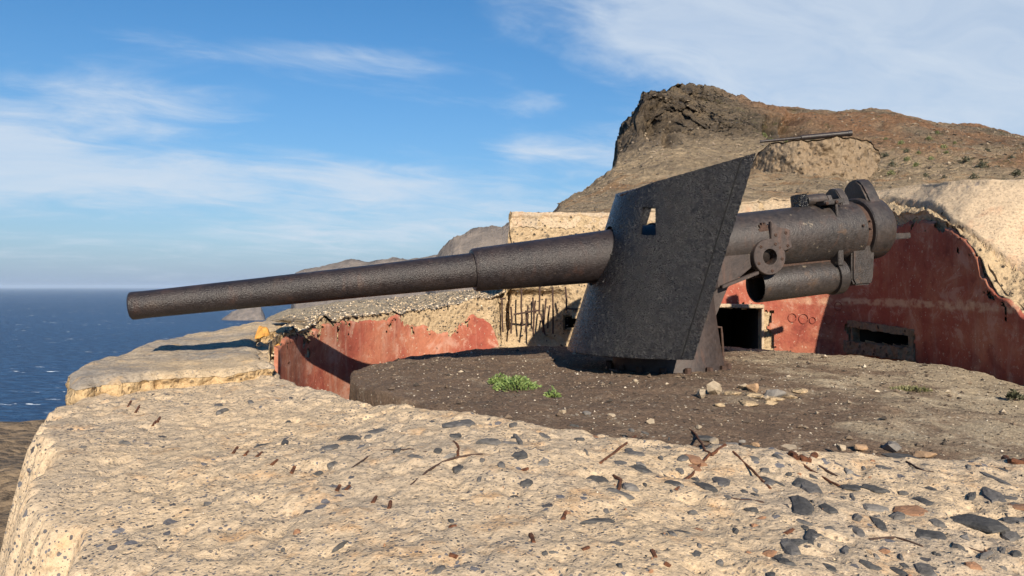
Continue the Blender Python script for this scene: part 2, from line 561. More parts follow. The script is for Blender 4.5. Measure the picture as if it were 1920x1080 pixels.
def mat_hill():
    m, t, b, pos = new_mat('dry volcanic hillside')
    sp = t.node('ShaderNodeSeparateXYZ')
    t.l.new(pos, sp.inputs[0])
    geo = t.node('ShaderNodeNewGeometry')
    sn = t.node('ShaderNodeSeparateXYZ')
    t.l.new(geo.outputs['Normal'], sn.inputs[0])
    n1 = t.noise(pos, 0.06, 5, 0.6)
    n2 = t.noise(pos, 0.35, 6, 0.68)
    n3 = t.noise(pos, 2.2, 6, 0.75)
    n4 = t.noise(pos, 9.0, 4, 0.75)
    gravel = t.mix(t.step(n2, 0.36, 0.66), (0.54, 0.41, 0.265), (0.36, 0.28, 0.19))
    strata = t.noise(t.mapping(pos, scale=(0.10, 0.10, 0.55), rot=(0.10, 0.16, 0)), 1.0, 6, 0.7, 0.6)
    fiss = t.noise(t.mapping(pos, scale=(0.55, 0.55, 0.13)), 1.0, 6, 0.72, 0.5)
    rock = t.ramp(strata, [(0.30, (0.085, 0.07, 0.056)), (0.46, (0.21, 0.165, 0.12)), (0.6, (0.37, 0.285, 0.19)), (0.75, (0.17, 0.14, 0.105))])
    rock = t.mix(t.math('MULTIPLY', t.step(fiss, 0.46, 0.36), 0.8), rock, (0.055, 0.046, 0.038))  # shade of the crevices put into the rock colour
    up = t.step(sp.outputs[1], 48.0, 66.0)
    steep = t.step(sn.outputs[2], 0.80, 0.55)
    crag = t.math('MULTIPLY', t.step(sp.outputs[0], 32.0, 19.0), t.step(sp.outputs[1], 52.0, 60.0))
    rock = t.mix(t.math('MULTIPLY', crag, 0.85), rock, t.mix(1.0, rock, (0.52, 0.50, 0.48), 'MULTIPLY'))
    col = t.mix(t.math('MAXIMUM', t.math('MULTIPLY', up, 0.85), steep), gravel, rock)
    och = t.math('MULTIPLY', t.step(t.noise(pos, 0.085, 5, 0.65, 0.4), 0.38, 0.54), t.step(sp.outputs[0], 22.0, 31.0))
    col = t.mix(t.math('MULTIPLY', och, 0.62), col, (0.36, 0.17, 0.08))
    och2 = t.math('MULTIPLY', t.step(t.noise(pos, 0.28, 5, 0.7, 0.4), 0.50, 0.62), t.step(sp.outputs[1], 46.0, 30.0))
    col = t.mix(t.math('MULTIPLY', och2, 0.6), col, (0.46, 0.245, 0.11))
    scrub = t.math('MULTIPLY', t.step(t.noise(pos, 0.9, 6, 0.8), 0.53, 0.62), t.step(t.noise(pos, 0.06, 2, 0.5), 0.40, 0.56))
    scrub = t.math('MULTIPLY', scrub, t.step(sp.outputs[0], 10.0, 26.0))
    col = t.mix(t.math('MULTIPLY', scrub, 0.7), col, (0.115, 0.115, 0.055))
    col = t.mix(0.9, col, t.ramp(n3, [(0.28, 0.36), (0.5, 1.0), (0.75, 1.5)]), 'MULTIPLY')
    col = t.mix(0.7, col, t.ramp(n4, [(0.25, 0.5), (0.75, 1.4)]), 'MULTIPLY')
    t.put(b.inputs['Base Color'], col)
    b.inputs['Roughness'].default_value = 0.97
    b.inputs['Specular IOR Level'].default_value = 0.15
    h = t.math('ADD', t.math('ADD', t.math('MULTIPLY', n2, 1.5), n3), t.math('MULTIPLY', n4, 0.3))
    t.put(b.inputs['Normal'], t.bump(h, 1.0, 0.9))
    return m


M_HILL = mat_hill()


def mat_far(name, c1, c2, s):
    m, t, b, pos = new_mat(name)
    n = t.noise(t.mapping(pos, scale=(s, s, s * 0.6)), 1.0, 7, 0.7)
    t.put(b.inputs['Base Color'], t.ramp(n, [(0.3, c1), (0.7, c2)]))
    b.inputs['Roughness'].default_value = 1.0
    b.inputs['Specular IOR Level'].default_value = 0.1
    t.put(b.inputs['Normal'], t.bump(n, 1.0, 0.25 / s))
    return m


M_HEADLAND = mat_far('far basalt cliff', (0.10, 0.09, 0.085), (0.24, 0.20, 0.17), 0.05)


def mat_sea():
    m, t, b, pos = new_mat('sea water')
    p2 = t.mapping(pos, rot=(0, 0, math.radians(20)))
    w1 = t.noise(t.mapping(p2, scale=(0.045, 0.11, 1)), 1.0, 4, 0.6, 0.3)
    w2 = t.noise(t.mapping(p2, scale=(0.22, 0.42, 1)), 1.0, 5, 0.62, 0.2)
    big = t.noise(pos, 0.0012, 4, 0.55)
    col = t.mix(t.step(big, 0.35, 0.65), (0.004, 0.024, 0.075), (0.006, 0.034, 0.10))
    col = t.mix(t.math('MULTIPLY', t.step(t.math('ADD', t.math('MULTIPLY', w1, 0.6), t.math('MULTIPLY', w2, 0.4)), 0.42, 0.64), 0.9), col, (0.035, 0.11, 0.23))
    foam_n = t.noise(t.mapping(p2, scale=(0.020, 0.06, 1), loc=(3, 9, 0)), 1.0, 5, 0.62)
    gate = t.step(t.noise(pos, 0.007, 3, 0.5), 0.50, 0.60)
    foam = t.math('MULTIPLY', t.step(foam_n, 0.615, 0.65), gate)
    col = t.mix(foam, col, (0.75, 0.80, 0.84))
    t.put(b.inputs['Base Color'], col)
    t.put(b.inputs['Roughness'], t.mix(foam, (0.42, 0.42, 0.42), (0.9, 0.9, 0.9)))
    b.inputs['IOR'].default_value = 1.33
    b.inputs['Specular IOR Level'].default_value = 0.22
    h = t.math('ADD', t.math('MULTIPLY', w1, 3.0), t.math('MULTIPLY', w2, 1.0))
    t.put(b.inputs['Normal'], t.bump(h, 0.85, 1.6))
    return m


M_SEA = mat_sea()


def mat_leaf(name, c1, c2):
    m, t, b, pos = new_mat(name)
    a = t.node('ShaderNodeAttribute', attribute_name='tone')
    t.put(b.inputs['Base Color'], t.mix(a.outputs['Fac'], c1, c2))
    b.inputs['Roughness'].default_value = 0.6
    return m


M_LEAF = mat_leaf('fresh leaf', (0.05, 0.10, 0.022), (0.21, 0.27, 0.08))
M_DRYGRASS = mat_leaf('dull grass', (0.09, 0.095, 0.035), (0.20, 0.18, 0.085))
M_SHRUB = mat_leaf('dull shrub leaf', (0.07, 0.085, 0.03), (0.20, 0.22, 0.08))
M_SHRUBDARK = mat_leaf('dark shrub leaf', (0.035, 0.04, 0.022), (0.09, 0.085, 0.045))


def set_tone(o, per_vert):
    at = o.data.attributes.new('tone', 'FLOAT', 'POINT')
    at.data.foreach_set('value', np.asarray(per_vert, dtype=np.float32))


# ------------------------------------------------------------------ sea and far coast
SEA_Z = -110.0


def build_sea():
    rs = [60, 120, 220, 400, 700, 1200, 2200, 4200, 8000, 16000, 34000, 60000, 90000]
    na = 96
    V = [(r * math.sin(2 * math.pi * a / na), r * math.cos(2 * math.pi * a / na), SEA_Z) for a in range(na) for r in rs]
    fs = grid_faces(na, len(rs), wrap=True)
    fs = [f[::-1] for f in fs]
    o = mesh_obj('sea', V, fs, M_SEA)
    for p in o.data.polygons:
        if p.normal.z < 0:
            o.data.flip_normals()
            break
    structure(o)
    o['label'] = 'dark blue open sea with scattered whitecaps'


build_sea()


def headland(name, table, d_front, d_ridge, d_back, seed, label, amp):
    """cliffed coast as a ridge of real depth rising out of the sea"""
    xs = np.array([q[0] for q in table], float)
    ys = np.array([q[1] for q in table], float)
    nu, nv = 240, 26
    px = np.linspace(xs[0], xs[-1], nu)
    yy = np.interp(px, xs, ys)
    V = np.zeros((nu, nv, 3))
    for j in range(nv):
        s = j / (nv - 1)
        if s < 0.62:
            q = s / 0.62
            d = d_front + (d_ridge - d_front) * q
            k = q ** 0.75
        else:
            q = (s - 0.62) / 0.38
            d = d_ridge + (d_back - d_ridge) * q
            k = 1 - 0.85 * q
        zr = (540 - yy) / F * d_ridge
        V[:, j, 0] = (px - 960) / F * d
        V[:, j, 1] = d
        V[:, j, 2] = (SEA_Z - 6) + (zr - SEA_Z + 6) * k
    p = V.reshape(-1, 3)
    n = fbm(p, 6.0 / d_ridge * 10, 5, seed, 0.55, True)
    fade = np.clip((p[:, 2] - SEA_Z) / 25.0, 0, 1)
    p[:, 2] += n * amp * fade
    p[:, 1] += n * amp * 2.0 * fade
    o = grid_obj(name, p, nu, nv, M_HEADLAND, smooth=True)
    structure(o)
    o['label'] = label
    return o


headland('headland', [(770, 640), (800, 540), (815, 482), (830, 462), (850, 441), (880, 431), (905, 423), (940, 423), (962, 410), (1000, 398), (1100, 390), (1250, 380)],
         620, 800, 1100, 3, 'grey basalt headland behind the gun sleeve', 5.0)
headland('headland', [(538, 650), (545, 575), (552, 514), (570, 507), (600, 501), (635, 493), (658, 487), (690, 494), (735, 483), (765, 488), (800, 482), (900, 470), (1100, 440)],
         1500, 1800, 2300, 5, 'long low far coast showing above the barrel', 6.0)
headland('sea_stack', [(408, 606), (422, 596), (436, 586), (452, 580), (470, 578), (488, 579), (494, 590), (500, 606)],
         2430, 2500, 2560, 8, 'dark rock islet in the surf under the barrel', 6.0)

# ------------------------------------------------------------------ gun pit geometry shared by several builders
CX, CY = 1.5, 7.2                         # pivot of the gun
R_PIT, R_OUT = 3.6, 5.1


def lip_z(th):
    a = [150, 165, 180, 200, 208, 220, 227, 232, 239, 245.4, 249.5, 256, 264, 272, 286, 330, 360]
    z = [-.46, -.52, -.60, -.64, -.645, -.66, -.686, -.68, -.645, -.66, -.70, -.735, -.775, -.78, -.87, -.95, -.95]
    return np.interp(th, a, z)


def r_outer(th):
    th = np.asarray(th, float)
    w = (fbm(np.stack([th.ravel() * 0.11, th.ravel() * 0, th.ravel() * 0], 1), 1.6, 6, 87, 0.7) * 0.26).reshape(th.shape)
    return w + np.interp(th, [150, 205, 212, 222, 232, 240, 250, 262, 360], [5.1, 5.02, 5.0, 5.22, 5.5, 5.8, 6.2, 6.35, 6.35])


def apron_z(X, Y):
    X = np.asarray(X, float)
    Y = np.asarray(Y, float)
    dx, dy = X - CX, Y - CY
    R = np.hypot(dx, dy)
    th = np.degrees(np.arctan2(dy, dx)) % 360
    zl = lip_z(th)
    zo = np.interp(th, [150, 200, 212, 230, 245, 270, 300, 360], [-.62, -.71, -.72, -.76, -.80, -.88, -1.0, -1.05])
    ro = r_outer(th)
    t = np.clip((R - R_PIT) / (5.1 - R_PIT), 0, 2)
    lipn = fbm(np.stack([X.ravel(), Y.ravel(), np.zeros(X.size)], 1), 2.6, 4, 27, 0.6).reshape(X.shape)
    z = zl + (zo - zl) * (t ** 1.3) + lipn * 0.05 * np.exp(-((R - R_PIT - 0.25) / 0.3) ** 2)
    q = np.clip(R - (ro - 0.07), 0, 2)
    z = z - 6.5 * q ** 1.25
    p = np.stack([X.ravel(), Y.ravel(), np.zeros(X.size)], 1)
    n = fbm(p, 1.3, 4, 21) * 0.045 + fbm(p, 5.0, 4, 33) * 0.020 + fbm(p, 22.0, 3, 41) * 0.011 - np.clip(fbm(p, 9.0, 3, 43) - 0.20, 0, 1) * 0.05
    z = z + n.reshape(X.shape)
    # rounding of the inner lip
    e = np.clip((R_PIT + 0.10 - R) / 0.10, 0, 1)
    return z - 0.05 * e ** 2


_gx, _gy = np.meshgrid(np.arange(-4.5, 7.5, 0.02), np.arange(0.5, 8.5, 0.02), indexing='ij')
_gz = apron_z(_gx, _gy)


def apron_fast(X, Y):
    """apron height read from a table, for placing stones"""
    fx = np.clip((np.asarray(X, float) + 4.5) / 0.02, 0, _gz.shape[0] - 2.001)
    fy = np.clip((np.asarray(Y, float) - 0.5) / 0.02, 0, _gz.shape[1] - 2.001)
    i, j = fx.astype(int), fy.astype(int)
    u, v = fx - i, fy - j
    return (_gz[i, j] * (1 - u) * (1 - v) + _gz[i + 1, j] * u * (1 - v) + _gz[i, j + 1] * (1 - u) * v + _gz[i + 1, j + 1] * u * v)


def on_surface(px, py, zf, d0=1.5, d1=12.0):
    sx, sy = (px - 960) / F, (540 - py) / F
    lo, hi = d0, d1
    for steps in (110, 16, 8):
        ds = np.linspace(lo, hi, steps)
        hit = np.nonzero(sy * ds <= zf(sx * ds, ds))[0]
        if len(hit) == 0:
            return None
        hi = ds[hit[0]]
        lo = ds[max(hit[0] - 1, 0)]
    d = hi
    return Vector((sx * d, d, sy * d))


def platform_z(X, Y):
    X = np.asarray(X, float)
    Y = np.asarray(Y, float)
    dx, dy = X - CX, Y - CY
    R = np.hypot(dx, dy)
    th = np.degrees(np.arctan2(dy, dx)) % 360
    edge = np.interp(th, [0, 200, 225, 245, 256, 264, 286, 330, 360], [-.83, -.80, -.80, -.81, -.84, -.87, -.96, -1.0, -.83])
    t = np.clip((R - 1.2) / 2.4, 0, 1)
    z = -.775 + (edge + .775) * t
    p = np.stack([X.ravel(), Y.ravel(), np.zeros(X.size)], 1)
    return z + (fbm(p, 1.1, 3, 51) * 0.03 + fbm(p, 5, 4, 52) * 0.026 + fbm(p, 25, 2, 53) * 0.012).reshape(X.shape)


# wall plan behind the gun: round pit on the left, bunker front on the right, turning towards the camera
def wall_plan():
    pts = []
    for a in np.arange(236, 66, -0.45):
        r = R_PIT + 0.015 * math.sin(a * 0.37)
        pts.append((CX + r * math.cos(math.radians(a)), CY + r * math.sin(math.radians(a))))
    ctrl = [pts[-1], (3.35, 10.42), (3.85, 10.24), (4.28, 9.96), (4.53, 9.55), (4.60, 9.0), (4.64, 8.3), (4.68, 7.5), (4.72, 6.5), (4.77, 5.4), (4.8, 4.6)]
    # Catmull-Rom through the control points
    for i in range(len(ctrl) - 1):
        p0 = np.array(ctrl[max(i - 1, 0)]); p1 = np.array(ctrl[i]); p2 = np.array(ctrl[i + 1]); p3 = np.array(ctrl[min(i + 2, len(ctrl) - 1)])
        L = np.linalg.norm(p2 - p1)
        for k in range(1, max(2, int(L / 0.028)) + 1):
            t = k / max(2, int(L / 0.028))
            pts.append(tuple(0.5 * ((2 * p1) + (p2 - p0) * t + (2 * p0 - 5 * p1 + 4 * p2 - p3) * t * t + (3 * p1 - p0 - 3 * p2 + p3) * t ** 3)))
    return np.array(pts)


PLAN = wall_plan()
PN = len(PLAN)
_tan = np.gradient(PLAN, axis=0)
_tan /= np.linalg.norm(_tan, axis=1)[:, None]
NIN = np.stack([_tan[:, 1], -_tan[:, 0]], 1)            # towards the pit
PPX = 960 + F * PLAN[:, 0] / PLAN[:, 1]                  # pixel column of each wall station
PTH = np.degrees(np.arctan2(PLAN[:, 1] - CY, PLAN[:, 0] - CX)) % 360
FARI = int(np.argmin(PPX[:200]))                         # leftmost station seen


def wall_tab(table, near=None):
    """heights from photograph rows: table of (px, row) on the far side of the pit"""
    xs = [q[0] for q in table]
    ys = [q[1] for q in table]
    z = (540 - np.interp(PPX, xs, ys)) / F * PLAN[:, 1]
    if near is not None:
        z[:FARI] = near
    return z


I960 = int(np.argmin(np.abs(np.where(np.arange(PN) > FARI, PPX, 1e9) - 957)))
# ------------------------------------------------------------------ parapet
parapet = empty('parapet', (CX - 2.2, CY - 3.6, -1.65))
tag(parapet, 'weathered tan concrete parapet ring curving across the foreground round the gun pit', 'parapet')


def build_apron():
    nu, nv = 980, 215
    th = np.linspace(math.radians(172), math.radians(352), nu)
    rr = np.concatenate([[0.0], np.linspace(0.0, 1.0, nv - 26), np.linspace(1.01, 1.55, 26)])
    T = np.repeat(th[:, None], len(rr), 1)
    ro = r_outer(np.degrees(th))[:, None] - 0.2
    R = np.where(rr[None, :] <= 1, R_PIT + (ro - R_PIT) * rr[None, :], ro + (rr[None, :] - 1) * 1.6)
    wob = fbm(np.stack([np.cos(th) * 3, np.sin(th) * 3, th * 0], 1), 2.4, 6, 77, 0.65) * 0.20
    wob = np.where(np.degrees(th) < 226, np.maximum(wob, 0.0) + 0.02, wob)
    k = np.clip(1 - (R - R_PIT) / 0.5, 0, 1)
    Rw = R + wob[:, None] * k
    X = CX + Rw * np.cos(T)
    Y = CY + Rw * np.sin(T)
    Z = apron_z(X, Y)
    Z = np.maximum(Z, -2.1)
    Z[:, 0] -= 0.32
    V = np.stack([X, Y, Z], 2)
    grid_obj('apron', V, nu, len(rr), M_APRON, parapet, smooth=True)


build_apron()


def slab_z(X, Y):
    dx, dy = X - CX, Y - CY
    th = np.degrees(np.arctan2(dy, dx)) % 360
    R = np.hypot(dx, dy)
    z = np.interp(th, [140, 157, 172, 185, 200, 214], [-.36, -.40, -.50, -.56, -.555, -.555])
    return z - 0.02 * (R - 3.6)


def build_slab():
    """top course of the parapet on the left: a slab broken off along a ragged radial edge"""
    nu, nv = 210, 70
    V = np.zeros((nu, nv, 3))
    Vb = np.zeros((nu, nv, 3))
    s = np.linspace(0, 1, nu)
    rr = np.linspace(0, 1, nv)
    rin_t = np.interp(np.linspace(0, 1, 9), np.linspace(0, 1, 9), [0] * 9)
    for j, q in enumerate(rr):
        # ragged near end, angle depends on the radius
        te = 209.5 + 2.0 * q + 1.6 * float(fbm([[q * 5, 3, 1]], 1.0, 4, 9)[0]) + 0.8 * float(fbm([[q * 22, 3, 1]], 1.0, 3, 19)[0])
        ts = 151.0
        th = ts + (te - ts) * s
        ri = np.interp(th, [146, 158, 166, 172, 177, 184, 196, 206, 212], [4.5, 4.42, 4.36, 4.22, 4.02, 3.86, 3.74, 3.70, 3.72])
        ri = ri + fbm(np.stack([th * 0.25, th * 0, th * 0], 1), 1.0, 4, 29) * 0.10
        ro = np.interp(th, [146, 160, 185, 205, 212], [5.2, 5.10, 5.03, 4.99, 4.93]) + fbm(np.stack([th * 0.3, th * 0 + 4, th * 0], 1), 1.0, 3, 39) * 0.03
        r = ri + (ro - ri) * q
        t = np.radians(th)
        V[:, j, 0] = CX + r * np.cos(t)
        V[:, j, 1] = CY + r * np.sin(t)
    Z = slab_z(V[:, :, 0], V[:, :, 1])
    p = np.stack([V[:, :, 0].ravel(), V[:, :, 1].ravel(), np.zeros(nu * nv)], 1)
    Z = Z + (fbm(p, 2.0, 5, 61, 0.6) * 0.045 + fbm(p, 12, 4, 62) * 0.014).reshape(Z.shape)
    # rounded worn borders
    ej = np.minimum(np.arange(nv), nv - 1 - np.arange(nv)) / 5.0
    ei = (nu - 1 - np.arange(nu)) / 6.0
    e = np.minimum(np.clip(ej, 0, 1)[None, :], np.clip(ei, 0, 1)[:, None])
    Z = Z - 0.045 * (1 - e) ** 2
    V[:, :, 2] = Z
    # outline skirt with thickness, ragged
    ring = [(i, 0) for i in range(nu)] + [(nu - 1, j) for j in range(1, nv)] + [(i, nv - 1) for i in range(nu - 2, -1, -1)]
    top = grid_obj('slab', V, nu, nv, M_SLABTOP, parapet, smooth=True)
    top['label'] = 'grey topped slab course with a broken near edge'
    L = 14
    K = len(ring)
    S = np.zeros((K, L, 3))
    cen = V.reshape(-1, 3).mean(0)
    for a, (i, j) in enumerate(ring):
        v = V[i, j]
        out = np.array([v[0] - CX, v[1] - CY, 0.0])
        out /= np.linalg.norm(out)
        if j == 0:
            nrm = -out
        elif j == nv - 1:
            nrm = out
        else:
            nrm = np.array([-out[1], out[0], 0.0])
        for l in range(L):
            q = l / (L - 1)
            depth = 0.22 if (i == nu - 1) else 0.30
            S[a, l] = v + np.array([0, 0, -depth * q - 0.002]) - nrm * (0.004 + 0.0 * q)
    nz = fbm(S.reshape(-1, 3), 9, 4, 71).reshape(K, L)
    nz2 = fbm(S.reshape(-1, 3), 30, 3, 72).reshape(K, L)
    for a, (i, j) in enumerate(ring):
        v = V[i, j]
        out = np.array([v[0] - CX, v[1] - CY, 0.0]); out /= np.linalg.norm(out)
        nrm = -out if j == 0 else (out if j == nv - 1 else np.array([-out[1], out[0], 0.0]))
        w = np.clip(np.arange(L) / 2.0, 0, 1)
        S[a] += nrm[None, :] * ((nz[a] * 0.06 + nz2[a] * 0.035 - 0.005) * w)[:, None]
    o = mesh_obj('slab_edge', S.reshape(-1, 3), grid_faces(K, L), M_EDGE, parapet, True)
    o['label'] = 'crumbling ochre broken edge of the slab'


M_EDGE = mat_rubble('ochre broken edge', (0.52, 0.385, 0.225), (0.43, 0.29, 0.15), (0.13, 0.095, 0.065), 1.7, 0.85)
build_slab()


# ------------------------------------------------------------------ gun platform
def build_platform():
    nu, nv = 420, 110
    th = np.linspace(0, 2 * math.pi, nu)
    deg = np.degrees(th)
    ro = np.interp(deg, [0, 200, 222, 227, 233, 240, 340, 352, 360], [2.98, 2.98, 2.96, 3.05, 3.55, 3.72, 3.80, 3.0, 2.98])
    ro = ro + fbm(np.stack([np.cos(th) * 4, np.sin(th) * 4, th * 0], 1), 1.6, 4, 81) * 0.05
    q = np.linspace(0, 1, nv) ** 0.8
    R = ro[:, None] * q[None, :]
    X = CX + R * np.cos(th)[:, None]
    Y = CY + R * np.sin(th)[:, None]
    Z = platform_z(X, Y)
    Z[:, -1] -= 0.02
    V = np.stack([X, Y, Z], 2)
    # rim wall
    L = 8
    W = np.zeros((nu, L, 3))
    for l in range(L):
        W[:, l] = V[:, -1]
        W[:, l, 2] -= 1.25 * l / (L - 1)
    nz = fbm(W.reshape(-1, 3), 5, 4, 91).reshape(nu, L)
    for l in range(1, L):
        W[:, l, 0] += np.cos(th) * (nz[:, l] * 0.03)
        W[:, l, 1] += np.sin(th) * (nz[:, l] * 0.03)
    A = np.concatenate([V, W[:, 1:]], 1)
    o = grid_obj('gun_platform', A, nu, nv + L - 1, M_SOIL, smooth=True)
    structure(o)
    o['label'] = 'round gravel covered platform under the gun'


build_platform()


def build_near_ground():
    nx, ny = 300, 200
    X, Y = np.meshgrid(np.linspace(-34, 34, nx), np.linspace(-20, 13, ny), indexing='ij')
    Z = np.full(X.shape, -1.55)
    p = np.stack([X.ravel(), Y.ravel(), np.zeros(X.size)], 1)
    Z += (fbm(p, 0.5, 4, 101) * 0.16 + fbm(p, 2.4, 5, 102, 0.6) * 0.16).reshape(X.shape)
    R = np.hypot(X - CX, Y - CY)
    edge = -6.9 + 0.0 * Y
    Z -= np.clip((edge + 0.6 - X), 0, 40) * 0.9 + np.clip((edge - 1.2 - X), 0, 40) * 1.4
    Z -= np.clip(Y - 8.6, 0, 10) * np.clip((-2.5 - X) / 3, 0, 1) * 1.1
    Z = np.where(R < 4.4, -2.05, Z)
    o = grid_obj('ground', np.stack([X, Y, Z], 2), nx, ny, M_HILL2, smooth=True)
    structure(o)
    o['label'] = 'brown stony ground outside the parapet'


M_HILL2 = mat_rubble('brown stony ground', (0.25, 0.185, 0.12), (0.155, 0.115, 0.08), (0.07, 0.06, 0.05), 0.6, 0.5)
build_near_ground()

# ------------------------------------------------------------------ bunker behind the gun, with the rest of the pit wall
bunker = empty('bunker', (3.4, 11.2, -2.0))
tag(bunker, 'low concrete bunker behind the gun, its pit face painted flaking red', 'bunker')

WALL_Z0 = -2.0
# top of the pit wall: left part low and broken, from column 957 on the bunker front
top_tab = [(500, 650), (520, 642), (545, 628), (566, 622), (600, 606), (650, 600), (700, 597), (760, 590), (820, 580), (880, 565), (930, 556),
           (950, 548), (953, 500), (956, 415), (962, 404), (1000, 402), (1150, 400), (1340, 384), (1500, 376), (1600, 372), (1650, 385), (1685, 400), (1740, 396),
           (1790, 424), (1840, 486), (1870, 545), (1920, 590), (2100, 640), (2600, 700)]
WTOP = wall_tab(top_tab, near=-0.78)
WTOP = WTOP + np.where((np.arange(PN) > FARI) & (PPX < 1500), fbm(np.stack([PLAN[:, 0], PLAN[:, 1], PLAN[:, 0] * 0], 1), 3.5, 5, 118, 0.65) * 0.11, 0)
red_left = [(480, 668), (520, 660), (528, 648), (541, 637), (566, 637), (580, 628), (605, 615), (654, 608), (696, 603), (718, 607), (747, 596), (770, 615), (802, 618),
            (818, 629), (841, 631), (864, 606), (893, 595), (918, 608), (928, 628), (934, 648), (940, 800)]
RTOPL = wall_tab(red_left, near=-0.82)
red_right = [(1240, 800), (1246, 640), (1255, 520), (1300, 470), (1340, 440), (1500, 420), (1640, 425), (1680, 428), (1710, 421), (1740, 416), (1765, 424), (1790, 441), (1820, 462), (1834, 480), (1840, 515),
             (1858, 546), (1880, 562), (1905, 582), (1935, 612), (2050, 660), (2600, 720)]
RTOPR = wall_tab(red_right)


def hole_test(i, z):
    x = PPX[i]
    y = 540 - z * F / PLAN[i, 1]
    if i > I960:
        if 1330 < x < 1421 and 581 < y < 760:
            return True
        if 1604 < x < 1705:
            k = (x - 1605) / 100
            if 615 + 17 * k < y < 641 + 12 * k:
                return True
    if i > FARI and 1062 < x < 1100 and 598 < y < 617:
        return True
    return False


def build_walls():
    nz = 96
    V = np.zeros((PN, nz, 3))
    for j in range(nz):
        q = j / (nz - 1)
        z = WALL_Z0 + (WTOP - WALL_Z0) * q
        V[:, j, 0] = PLAN[:, 0]
        V[:, j, 1] = PLAN[:, 1]
        V[:, j, 2] = z
    p = V.reshape(-1, 3)
    n = (fbm(p, 4.0, 4, 121) * 0.045 + fbm(p, 16, 3, 122) * 0.028).reshape(PN, nz)
    # the reinforced bay left of the shield is hollowed out where the concrete has burst
    bay = np.clip(1 - np.abs(PPX - 1000) / 75.0, 0, 1) * (np.arange(PN) > FARI)
    hz = np.clip((V[:, :, 2] + 0.95) / 0.15, 0, 1) * np.clip((-0.02 - V[:, :, 2]) / 0.1, 0, 1)
    back = -0.045 + n * 0.6 - (np.minimum(bay * 2, 1)[:, None] * hz) * 0.20
    V[:, :, 0] += NIN[:, 0][:, None] * back
    V[:, :, 1] += NIN[:, 1][:, None] * back

    def keep(i, j):
        zc = 0.25 * (V[i, j, 2] + V[i + 1, j, 2] + V[i, j + 1, 2] + V[i + 1, j + 1, 2])
        return not hole_test(i, zc)

    split = I960
    left = grid_obj('pit_wall_core', V[:split + 1], split + 1, nz, M_RUBBLE, parapet, smooth=True, keep=keep)
    left['label'] = 'pale spalled concrete of the pit wall'
    right = mesh_obj('wall', V[split:].reshape(-1, 3), grid_faces(PN - split, nz, lambda i, j: keep(i + split, j)), M_RUBBLE, bunker, True)
    right['label'] = 'pale conglomerate wall face'
    return V


WALLV = build_walls()


def build_plaster(i0, i1, rtop, parent, seed, name='plaster'):
    """painted render coat: a real layer 2-3 cm proud of the wall with a ragged upper edge"""
    nz = 130
    m = i1 - i0
    V = np.zeros((m, nz, 3))
    zt = rtop[i0:i1] + 0.02
    zt = zt + fbm(np.stack([PLAN[i0:i1, 0] * 9, PLAN[i0:i1, 1] * 9, np.zeros(m)], 1), 1.0, 5, seed, 0.7) * 0.07
    zt = np.minimum(zt, WTOP[i0:i1] + 0.01)
    for j in range(nz):
        q = j / (nz - 1)
        V[:, j, 0] = PLAN[i0:i1, 0]
        V[:, j, 1] = PLAN[i0:i1, 1]
        V[:, j, 2] = -1.95 + (np.maximum(zt, -1.9) + 1.95) * q
    p = V.reshape(-1, 3)
    n = (fbm(p, 1.5, 3, seed + 1) * 0.010 + fbm(p, 12, 3, seed + 2) * 0.004).reshape(m, nz)
    off = 0.018 + n
    off[:, -1] -= 0.035
    off[:, -2] -= 0.006
    V[:, :, 0] += NIN[i0:i1, 0][:, None] * off
    V[:, :, 1] += NIN[i0:i1, 1][:, None] * off

    flake = fbm(V.reshape(-1, 3), 10.0, 4, seed + 5, 0.6).reshape(m, nz)

    def keep(i, j):
        if zt[i] - V[i, j, 2] < 0.30 and flake[i, j] > 0.12 + 1.5 * (zt[i] - V[i, j, 2]):
            return False
        if zt[i] < -1.5:
            return False
        ii = i + i0
        zc = 0.5 * (V[i, j, 2] + V[i, j + 1, 2])
        if hole_test(ii, zc):
            return False
        x, y = PPX[ii], 540 - zc * F / PLAN[ii, 1]
        w = 6 * math.sin(y * 0.10) + 3 * math.sin(y * 0.24 + 1)
        if ii > I960:
            if 1325 < x < 1446 + w and 573 + 2 * math.sin(x * .5) < y < 760 and not (x > 1421 + w and y < 585):
                return False
            k = (x - 1590) / 120
            if 1588 + w * 0.6 < x < 1714 + w * 0.6 and 607 + 15 * k + 1.5 * math.sin(x * .4) < y < 668 + 14 * k + w * 0.7:
                return False
        return True

    return grid_obj(name, V, m, nz, M_PLASTER, parent, smooth=True, keep=keep)


build_plaster(0, I960 + 2, RTOPL, parapet, 131)['label'] = 'faded red plaster with a ragged upper edge'
I_R0 = int(np.argmax((PPX > 1238) & (np.arange(PN) > I960)))
build_plaster(I_R0, PN, RTOPR, bunker, 141)['label'] = 'red painted plaster coat on the bunker front'


